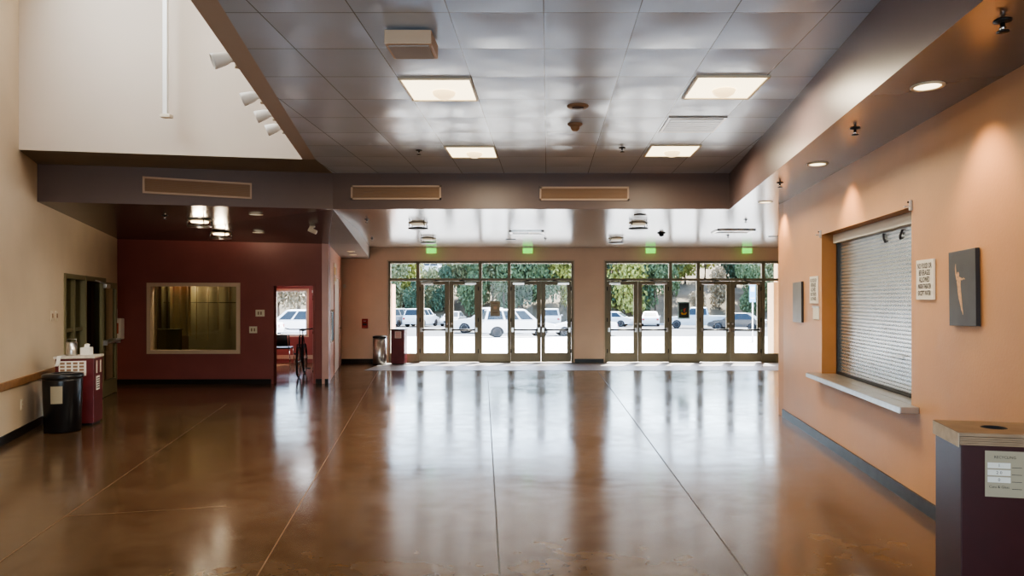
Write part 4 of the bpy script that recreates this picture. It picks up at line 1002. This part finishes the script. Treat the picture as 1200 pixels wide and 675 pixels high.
# local: front wheel at origin, bike extends along +x
WR = 0.33
def wheel(x, r):
    c = MB(); T_ = TR(x, 0, WR) @ RX(PI/2); c.torus(WR-0.02, 0.02, M['tire'], T_); w_ = c.build('wheel', bt)
    c = MB(); c.torus(WR-0.045, 0.009, M['alu'], T_, 28, 6); c.build('rim', w_)
    c = MB()
    for i in range(14):
        a = 2*PI*i/14; c.tube([(x, 0.02*(-1)**i, WR), (x+(WR-0.045)*math.cos(a), 0, WR+(WR-0.045)*math.sin(a))], 0.0022, 4, M['chrome'])
    c.build('spokes', w_)
    c = MB(); c.lathe([(0.02, -0.04), (0.02, 0.04)], 10, M['alu'], T_); c.build('hub', w_)
wheel(0, 0); wheel(1.0, 0)
c = MB()
HT, HB, ST, BB, RA = (0.17, 0, 0.86), (0.13, 0, 0.70), (0.66, 0, 0.86), (0.58, 0, 0.30), (1.0, 0, WR)
for a, b, r in ((HT, HB, 0.02), (HT, ST, 0.015), (HB, BB, 0.019), (ST, BB, 0.016)): c.tube([a, b], r, 8, M['ink'])
for s_ in (-1, 1):
    c.tube([(0.66, s_*0.015, 0.82), (1.0, s_*0.055, WR)], 0.009, 6, M['ink']); c.tube([(0.58, s_*0.03, 0.30), (1.0, s_*0.055, WR)], 0.009, 6, M['ink'])
c.build('bike_frame', bt)
c = MB()
for s_ in (-1, 1): c.tube([(0.12, s_*0.045, 0.68), (0.06, s_*0.05, 0.5), (0, s_*0.055, WR)], 0.011, 6, M['ink'])
c.tube([(0.12, -0.05, 0.68), (0.12, 0.05, 0.68)], 0.014, 6, M['ink']); c.build('fork', bt)
c = MB(); c.tube([(0.17, 0, 0.86), (0.18, 0, 0.98), (0.13, 0, 1.0)], 0.014, 8, M['alu']); c.tube([(0.19, -0.29, 1.02), (0.15, -0.2, 1.0), (0.12, 0, 1.0), (0.15, 0.2, 1.0), (0.19, 0.29, 1.02)], 0.012, 8, M['ink']); c.build('handlebar', bt)
c = MB(); c.tube([(0.66, 0, 0.84), (0.68, 0, 0.95)], 0.013, 8, M['alu']); c.build('seat_post', bt)
c = MB(); c.lathe([(0.0, -0.02), (0.5, -0.015), (0.9, 0.0), (1.0, 0.02), (0.8, 0.035), (0, 0.04)], 16, M['ink'], TR(0.70, 0, 0.955) @ Matrix.Diagonal((0.14, 0.075, 1, 1))); c.build('saddle', bt)
c = MB(); c.lathe([(0.09, -0.004), (0.09, 0.004)], 20, M['alu'], TR(0.58, -0.045, 0.30) @ RX(PI/2)); c.tube([(0.58, -0.06, 0.30), (0.62, -0.07, 0.14)], 0.009, 6, M['alu']); c.tube([(0.58, 0.05, 0.30), (0.54, 0.07, 0.46)], 0.009, 6, M['alu']); c.build('crank', bt)
for s_, x, z in ((-1, 0.62, 0.14), (1, 0.54, 0.46)): c = MB(); c.bbox(x-0.045, x+0.045, s_*0.12-0.045, s_*0.12+0.045, z-0.012, z+0.012, 0.004, M['ink']); c.build('pedal', bt)
# open room door
pr = TM @ Vector((DM[1]-0.01, 0.12, 0))
dr2 = thing('door_11', None, None, (pr.x, pr.y, 0), math.radians(99)); dr2['kind'] = 'structure'; dr2['label'] = 'tan room door standing open inside the doorway'; dr2['category'] = 'door'
c = MB(); c.bbox(0.02, 0.78, 0.0, 0.042, 0.012, DM[3]-0.02, 0.003, M['roomd']); c.build('leaf', dr2)
c = MB(); c.tube([(0.71, 0.042, 0.95), (0.71, 0.095, 0.95), (0.60, 0.095, 0.95)], 0.011, 8, M['chrome']); c.build('door_handle', dr2)
for z in (0.25, 1.0, 1.65): c = MB(); c.lathe([(0.01, z-0.05), (0.01, z+0.05)], 8, M['chrome'], TR(0.01, 0.035, 0)); c.build('hinge', dr2)
c = MB(); c.bbox(0.2, 0.42, 0.042, 0.09, DM[3]-0.13, DM[3]-0.08, 0.005, M['alu']); c.build('door_closer', dr2)

# ------------------------------------------------------------------ outside
def GZo(Y):                                   # lot level
    if Y < 19.2: return -0.02
    if Y < 46: return -0.02 - (Y-19.2)*0.030
    return -0.824 - (Y-46)*0.008
og = MB()
og.quad((-45, YF+0.12, -0.02), (45, YF+0.12, -0.02), (45, 19.2, -0.02), (-45, 19.2, -0.02), M['kerb'])
struct(og, 'ground_walk', 'concrete walk outside the glazed front', recalc=False)
og = MB(); og.quad((-60, 19.2, -0.02), (60, 19.2, -0.02), (60, 46, GZo(46)), (-60, 46, GZo(46)), M['asphalt'])
og.quad((-60, 46, GZo(46)), (60, 46, GZo(46)), (60, 76, GZo(76)), (-60, 76, GZo(76)), M['lotshade'])
struct(og, 'ground_lot', 'sunlit parking lot outside', recalc=False)
hm = MB(); NX, NY = 40, 14; vs = []; ff = []
for j in range(NY+1):
    for i in range(NX+1):
        x = -80+160*i/NX; y = 75+45*j/NY; v = j/NY
        vs.append((x, y, GZo(75) - 0.05 + 15*v**0.85 + (random.uniform(-0.6, 0.6) if j else 0)))
for j in range(NY):
    for i in range(NX): a = j*(NX+1)+i; ff.append((a, a+1, a+NX+2, a+NX+1))
hm.add(vs, ff, M['hill'], True); struct(hm, 'ground_hillside', 'dry hillside behind the parking lot', recalc=False)
kb = MB(); kb.box(-60, 60, 74.4, 74.8, GZo(74)-0.1, GZo(74)+0.14, M['kerb']); struct(kb, 'trim_5', 'concrete kerb at the back of the parking lot')
ex = MB(); ex.box(-4.42, -4.15, 18.2, 18.6, -0.02, 2.03, M['extp']); struct(ex, 'trim_6', 'pinkish exterior pier at the left of the glazed front')
ex = MB(); ex.box(6.02, 6.9, 18.2, 18.7, -0.02, 2.08, M['ext']); ex.box(6.16, 6.9, 18.3, 18.6, 2.08, 2.9, M['ext']); struct(ex, 'trim_7', 'cream exterior pier at the right of the glazed front')

# trees
def leafmat(n, c):
    m = mat(n, c, 0.7, var=0.35, scale=1.2); b = m.node_tree.nodes['Principled BSDF']; b.inputs['Transmission Weight'].default_value = 0.0
    return m
LM = [leafmat('leaf_dark', (0.055, 0.095, 0.055)), leafmat('leaf_mid', (0.10, 0.145, 0.07)), leafmat('leaf_yellow', (0.32, 0.33, 0.09)), leafmat('leaf_pale', (0.22, 0.24, 0.13)), leafmat('leaf_dry', (0.25, 0.20, 0.13))]
def crown_mesh(seed, nl, lowc):
    R = random.Random(seed); mb = MB(); blobs = []
    for i in range(9):
        z = R.uniform(lowc, 0.86); rr = 0.30*(1-abs(z-0.5)*0.8)
        blobs.append((R.uniform(-0.22, 0.22), R.uniform(-0.2, 0.2), z, rr))
    vs = []; ff = []
    for k in range(nl):
        bx, by, bz, br = R.choice(blobs)
        d = Vector((R.gauss(0, 1), R.gauss(0, 1), R.gauss(0, 1))).normalized()*br*R.uniform(0.45, 1.05)
        p_ = Vector((bx, by, bz)) + Vector((d.x, d.y, d.z*0.75))
        if p_.z < 0.03: p_.z = 0.03+R.random()*0.1
        a = Vector((R.gauss(0, 1), R.gauss(0, 1), R.gauss(0, 1))).normalized(); b = a.cross(Vector((R.gauss(0, 1), R.gauss(0, 1), R.gauss(0, 1)))).normalized()
        s_ = R.uniform(0.020, 0.042); o = len(vs)
        vs += [p_-a*s_, p_+b*s_*0.55, p_+a*s_, p_-b*s_*0.55]; ff.append((o, o+1, o+2, o+3))
    mb.add(vs, ff, None); return mb
def tree(px, Y, h, cm_, label, w=1.0, lowc=0.18, baseZ=None):
    z0 = baseZ if baseZ is not None else (GZo(74) if Y < 75.2 else GZo(75) + 15*((Y-75)/45)**0.85 - 0.3)
    t = thing('hillside_tree', label, 'tree', (X(px, Y), Y, z0), random.uniform(0, 6.28), 'trees beyond the parking lot'); t.scale = (h*w*0.62, h*w*0.62, h)
    mb = crown_mesh(int(px*7+Y), 4200, lowc); mb.mats = [LM[cm_]]; mb.build('foliage', t, recalc=False)
    c = MB(); c.tube([(0, 0, -0.02), (0.01, 0.01, 0.25), (-0.01, 0.0, 0.5), (0.02, 0, 0.75)], [0.035, 0.028, 0.02, 0.008], 8, M['trunk'])
    c.tube([(0.0, 0, 0.3), (0.12, 0.04, 0.5), (0.16, 0.05, 0.62)], [0.016, 0.012, 0.005], 6, M['trunk']); c.tube([(0.0, 0, 0.4), (-0.12, -0.03, 0.58), (-0.15, -0.02, 0.7)], [0.015, 0.01, 0.004], 6, M['trunk'])
    c.build('trunk', t)
for a in (
    (459, 77, 7.5, 3, 'pale green tree at the far left of the left glazing, behind the pinkish pier'),
    (473, 79, 9.5, 2, 'yellowish tree above the leftmost silver car'),
    (486, 76, 5.2, 0, 'low dark tree between the leftmost silver car and the far white wagon', 0.9),
    (503, 78, 5.5, 3, 'pale bushy tree below the white car parked on the hill'),
    (520, 77, 5.9, 0, 'dark green tree between the far white wagon and the small silver car', 0.9),
    (540, 80, 10, 3, 'pale green tall tree above the bonnet of the white pickup'),
    (555, 77, 7.8, 1, 'mid green tree directly behind the cab of the white pickup'),
    (577, 79, 10, 3, 'pale loose tree above the tan notice'),
    (590, 77, 8.2, 1, 'mid green tree behind the roof of the white four wheel drive'),
    (612, 79, 10.5, 0, 'tall dark tree left of the second pair of doors'),
    (632, 77.5, 9.5, 1, 'mid green tree behind the middle of the second pair of doors'),
    (648, 80, 11, 0, 'dark tall tree behind the white sedan'),
    (666, 78, 10, 2, 'bright yellowish tree at the right edge of the left glazing'),
    (712, 78, 9.5, 0, 'dark tree at the left edge of the right glazing'),
    (731, 76.5, 10, 2, 'yellow green tree over the white hatchback in the right glazing'),
    (747, 78, 9.0, 0, 'dark green tree between the white hatchback and the white saloon'),
    (768, 77.5, 9.0, 1, 'mid green tree behind the white saloon'),
    (784, 82, 11, 1, 'tall mid green tree left of the bare slope'),
    (803, 88, 8.0, 2, 'yellowish tree high on the bare slope above the dark poster', 1.1),
    (826, 89, 8.0, 2, 'yellow green tree high on the bare slope above the silver truck', 1.1),
    (818, 77, 3.4, 4, 'low dry shrub tree on the slope behind the silver truck', 1.2),
    (843, 79, 5.0, 4, 'brownish dry tree behind the black car', 1.1),
    (862, 86, 8.5, 0, 'dark tree up the slope over the rightmost doors', 1.1),
    (876, 77, 7.0, 1, 'mid green tree left of the blue post sign', 0.9),
    (889, 82, 9.5, 0, 'dark green tree behind the blue post sign'),
    (903, 78, 9.0, 3, 'pale green tree at the right end, next to the cream pier'),
    (326, 52, 7.0, 4, 'dry pale tree seen through the small room window', 1.0, 0.45),
    (350, 56, 8.0, 4, 'dry brown tree at the right side of the small room window', 1.0, 0.5),
): tree(*a)

# hanging blue sign on a post
t = thing('parking_sign', 'blue sign on a thin white post outside the rightmost doors', 'sign', (X(882, 34), 34, GZo(34)))
c = MB(); c.tube([(0, 0, 0), (0, 0, 2.9)], 0.035, 8, M['white']); c.build('post', t)
c = MB(); c.bbox(-0.17, 0.13, -0.05, -0.035, 1.98, 2.92, 0.01, M['bluesign']); q = c.build('sign_plate', t)
c = MB(); c.box(-0.12, 0.08, -0.053, -0.051, 2.5, 2.75, M['white']); c.box(-0.12, 0.08, -0.053, -0.051, 2.15, 2.2, M['white']); c.build('sign_print', q)

# cars
def lerp(a, b, t): return a + (b-a)*t
KIND = dict(
  suv=dict(L=4.75, W=1.88, belt=1.08, roof=1.76, g0=-2.22, g1=1.20, t0=-2.02, t1=0.45, hood=1.0, nose=0.85, wr=0.37, ax=1.42, tailz=1.06, r0=-2.22),
  sedan=dict(L=4.65, W=1.80, belt=0.92, roof=1.44, g0=-1.75, g1=1.05, t0=-0.95, t1=0.25, hood=0.88, nose=0.68, wr=0.33, ax=1.38, tailz=0.94, r0=-2.2),
  pickup=dict(L=5.6, W=1.98, belt=1.18, roof=1.88, g0=-1.15, g1=1.20, t0=-1.0, t1=0.45, hood=1.12, nose=0.95, wr=0.40, ax=1.72, tailz=1.16, r0=-2.7),
)
CARC = {}
def car(px, Y, kind, cm_, heading, label, name='parked_car', cat='car', zb=None):
    k = KIND[kind]; L2, W2 = k['L']/2, k['W']/2
    t = thing(name, label, cat, (X(px, Y), Y, zb if zb is not None else GZo(Y)), heading, 'parked vehicles outside')
    key = (kind, cm_.name)
    if key in CARC:
        for ch in CARC[key].children:
            c2 = ch.copy(); COL.objects.link(c2); c2.parent = t
            for g_ in ch.children: d2 = g_.copy(); COL.objects.link(d2); d2.parent = c2
        return t
    CARC[key] = t
    wr, ax = k['wr'], k['ax']
    out = [(L2-0.05, 0.30), (L2, 0.45), (L2-0.02, k['nose']-0.1), (L2-0.12, k['nose']), (k['g1']+0.35, k['hood']), (k['g1'], k['belt']), (k['g0'], k['belt']+0.01), (k['r0'], k['tailz']), (-L2+0.03, k['tailz']-0.12), (-L2, 0.55), (-L2+0.05, 0.32)]
    def arch(cx): return [(cx - (wr+0.07)*math.cos(a), 0.30 + (wr+0.07+wr-0.30)*math.sin(a)*0.86) for a in [PI*i/8 for i in range(9)]]
    out += [(p_[0], p_[1]) for p_ in arch(-ax)] + [(p_[0], p_[1]) for p_ in arch(ax)]
    n = len(out); cz = 0.7
    rings = [(-W2, 0.97), (-W2+0.09, 1.0), (W2-0.09, 1.0), (W2, 0.97)]
    vs = []; ff = []
    for y, s_ in rings: vs += [(x*s_ if abs(x) > 1.9 else x, y, cz+(z-cz)*s_ if z > 0.5 else z) for x, z in out]
    for r in range(3):
        for i in range(n): ff.append((r*n+i, r*n+(i+1)%n, (r+1)*n+(i+1)%n, (r+1)*n+i))
    ff.append(tuple(range(n))[::-1]); ff.append(tuple(3*n+i for i in range(n)))
    b = MB(); b.add(vs, ff, cm_)
    wb, wt = W2-0.06, W2-0.24
    g = [(k['g0'], -wb, k['belt']), (k['g1'], -wb, k['belt']), (k['g1'], wb, k['belt']), (k['g0'], wb, k['belt']), (k['t0'], -wt, k['roof']), (k['t1'], -wt, k['roof']), (k['t1'], wt, k['roof']), (k['t0'], wt, k['roof'])]
    zr = k['roof']+0.05; g2 = [(lerp(k['t0'], k['t1'], 0.08), -wt*0.8, zr), (lerp(k['t0'], k['t1'], 0.92), -wt*0.8, zr), (lerp(k['t0'], k['t1'], 0.92), wt*0.8, zr), (lerp(k['t0'], k['t1'], 0.08), wt*0.8, zr)]
    b.add(g+g2, [(0,1,5,4), (1,2,6,5), (2,3,7,6), (3,0,4,7), (4,5,9,8), (5,6,10,9), (6,7,11,10), (7,4,8,11), (8,9,10,11)], cm_)
    b.build('car_body', t)
    def pan(nm, q, u0, u1, v0, v1, off):
        A, B, C_, D = [Vector(p_) for p_ in q]; nrm = (B-A).cross(D-A).normalized()
        P_ = lambda u, v: (A*(1-u)+B*u)*(1-v) + (D*(1-u)+C_*u)*v + nrm*off
        c = MB(); c.quad(P_(u0, v0), P_(u1, v0), P_(u1, v1), P_(u0, v1), M['cglass']); c.build(nm, t, recalc=False)
    pan('windshield', (g[1], g[2], g[6], g[5]), 0.06, 0.94, 0.08, 0.94, 0.012); pan('rear_window', (g[3], g[0], g[4], g[7]), 0.08, 0.92, 0.12, 0.9, 0.012)
    sp_ = ((0.05, 0.36), (0.40, 0.66), (0.70, 0.93)) if kind == 'suv' else ((0.08, 0.46), (0.50, 0.92))
    for u0, u1 in sp_:
        pan('side_window', (g[0], g[1], g[5], g[4]), u0, u1, 0.10, 0.90, 0.012); pan('side_window', (g[2], g[3], g[7], g[6]), 1-u1, 1-u0, 0.10, 0.90, 0.012)
    for sx in (-1, 1):
        for sy in (-1, 1):
            T_ = TR(sx*ax, sy*(W2-0.11), wr) @ RX(PI/2)
            c = MB(); c.lathe([(wr*0.62, -0.11), (wr*0.92, -0.115), (wr, -0.08), (wr, 0.08), (wr*0.92, 0.115), (wr*0.62, 0.11)], 24, M['tire'], T_); w_ = c.build('wheel', t)
            c = MB(); c.lathe([(0.0, 0.10), (wr*0.2, 0.105), (wr*0.55, 0.095), (wr*0.62, 0.117), (wr*0.64, 0.0)], 20, M['hub'], T_ @ (RX(PI) if sy > 0 else Matrix())); c.build('hubcap', w_)
    for sy in (-1, 1):
        c = MB(); c.bbox(L2-0.14, L2+0.005, sy*(W2-0.27)-0.16, sy*(W2-0.27)+0.16, k['nose']-0.2, k['nose']-0.06, 0.02, M['head']); c.build('headlight', t)
        c = MB(); c.bbox(-L2-0.005, -L2+0.12, sy*(W2-0.2)-0.11, sy*(W2-0.2)+0.11, k['tailz']-0.32, k['tailz']-0.12, 0.02, M['tail']); c.build('tail_light', t)
        c = MB(); c.bbox(k['g1']-0.35, k['g1']-0.22, sy*(W2+0.07)-0.08, sy*(W2+0.07)+0.08, k['belt']-0.02, k['belt']+0.12, 0.02, cm_); c.build('side_mirror', t)
    c = MB(); c.box(-L2-0.01, -L2+0.02, -0.16, 0.16, 0.62, 0.74, M['white']); c.build('licence_plate', t)
    c = MB(); c.bbox(L2-0.08, L2+0.012, -W2*0.5, W2*0.5, 0.42, 0.58, 0.02, M['dark']); c.build('front_grille', t)
    return t
R_ = math.radians
car(467, 68, 'suv', M['csilver'], R_(70), 'silver wagon at the far left behind the left narrow glass panel')
car(494, 68, 'suv', M['cwhite'], R_(75), 'far white wagon seen through the first door leaf')
car(531, 70, 'sedan', M['csilver'], R_(-95), 'small silver car left of the white pickup bonnet')
car(573, 52, 'pickup', M['cwhite'], R_(176), 'long white pickup side-on behind the first door pair', 'pickup_truck', 'truck')
car(606, 44, 'suv', M['cwhite'], R_(12), 'white four wheel drive below the tan notice, nearest of the row', 'parked_car')
car(682, 47, 'sedan', M['cwhite'], R_(190), 'white sedan facing left at the right edge of the left glazing')
car(646, 66, 'suv', M['cwhite'], R_(88), 'white vehicle roof far behind the white sedan')
car(714, 68, 'sedan', M['cwhite'], R_(160), 'white hatchback at the left edge of the right glazing')
car(762, 70, 'sedan', M['cwhite'], R_(82), 'white saloon seen from behind in the right glazing')
car(815, 62.5, 'pickup', M['cblue'], R_(170), 'pale blue silver truck behind the dark poster', 'pickup_truck', 'truck')
car(864, 57, 'sedan', M['cblack'], R_(150), 'black car behind the rightmost pair of doors')
car(499, 90, 'suv', M['cwhite'], R_(165), 'white car parked high on the hill seen in the left transom', zb=5.0)
car(346, 46, 'suv', M['cwhite'], R_(190), 'white car seen through the small room window')
car(284, 42.5, 'sedan', M['cwhite'], R_(190), 'white car bumper at the left edge of the small room window')

# ------------------------------------------------------------------ lights, world, camera
w = bpy.data.worlds.new('World'); S.world = w; w.use_nodes = True
nt = w.node_tree; bg = nt.nodes['Background']
sky = nt.nodes.new('ShaderNodeTexSky'); sky.sky_type = 'NISHITA'; sky.sun_disc = False; sky.sun_elevation = R_(56); sky.sun_rotation = R_(20)
sky.air_density = 1.0; sky.dust_density = 2.0
nt.links.new(sky.outputs[0], bg.inputs[0]); bg.inputs[1].default_value = 0.75
sd = bpy.data.lights.new('sun', 'SUN'); sd.energy = 15.0; sd.angle = R_(0.6); sd.color = (1, 0.95, 0.86)
so = bpy.data.objects.new('sun', sd); COL.objects.link(so)
so.rotation_euler = Vector((0.30, 0.80, 1.40)).to_track_quat('Z', 'Y').to_euler()
# fill lamps added behind the viewer, then daylight from the clerestory
lamp('AREA', (-2.15, -4.9, 1.5), 70, (0.70, 0.86, 1.0), 2.5, (R_(90), 0, 0), sy=2.3, name='back_fill')
lamp('AREA', (0.65, -4.9, 1.5), 66, (0.70, 0.86, 1.0), 2.3, (R_(90), 0, 0), sy=2.3, name='back_fill')
v = Vector((-0.9, -0.36, 0.35))
lamp('AREA', (LWX(6.2)+0.25, 6.2, 5.8), 62, (0.80, 0.90, 1.0), 2.2, Vector((-0.928, -0.371, 0.25)).to_track_quat('Z', 'Y').to_euler(), sy=1.6, name='clerestory_daylight')
lamp('AREA', (-4.0, 5.5, 7.0), 28, (1.0, 0.93, 0.82), 2.0, (0, 0, 0), name='void_fill')  # warm fill added under the closed void roof
lamp('AREA', (-7.3, 13.38, 2.48), 13, (1.0, 0.93, 0.75), 0.25, (R_(12), 0, 0), sy=0.2, name='office_fill')  # unseen fill added to brighten the interior window
lamp('AREA', (-5.5, 16.0, 2.5), 12, (0.95, 0.97, 1.0), 0.8, (0, 0, 0), name='room_fill')  # unseen fill added inside the doorway room

cam = bpy.data.cameras.new('camera'); co = bpy.data.objects.new('camera', cam); COL.objects.link(co)
co.location = (0, 0, HC); co.rotation_euler = (R_(90), 0, 0)
cam.sensor_fit = 'HORIZONTAL'; cam.sensor_width = 36.0; cam.lens = 24.0
cam.shift_x = -(642-600)/1200.0; cam.shift_y = (352-337.5)/1200.0
cam.clip_end = 500
S.camera = co
S.view_settings.view_transform = 'AgX'; S.view_settings.look = 'AgX - Medium High Contrast'
S.view_settings.exposure = 1.2
S.cycles.use_denoising = True; S.cycles.max_bounces = 8; S.cycles.diffuse_bounces = 4; S.cycles.glossy_bounces = 4; S.cycles.transparent_max_bounces = 12
S.cycles.sample_clamp_indirect = 6.0; S.cycles.caustics_reflective = False; S.cycles.caustics_refractive = False
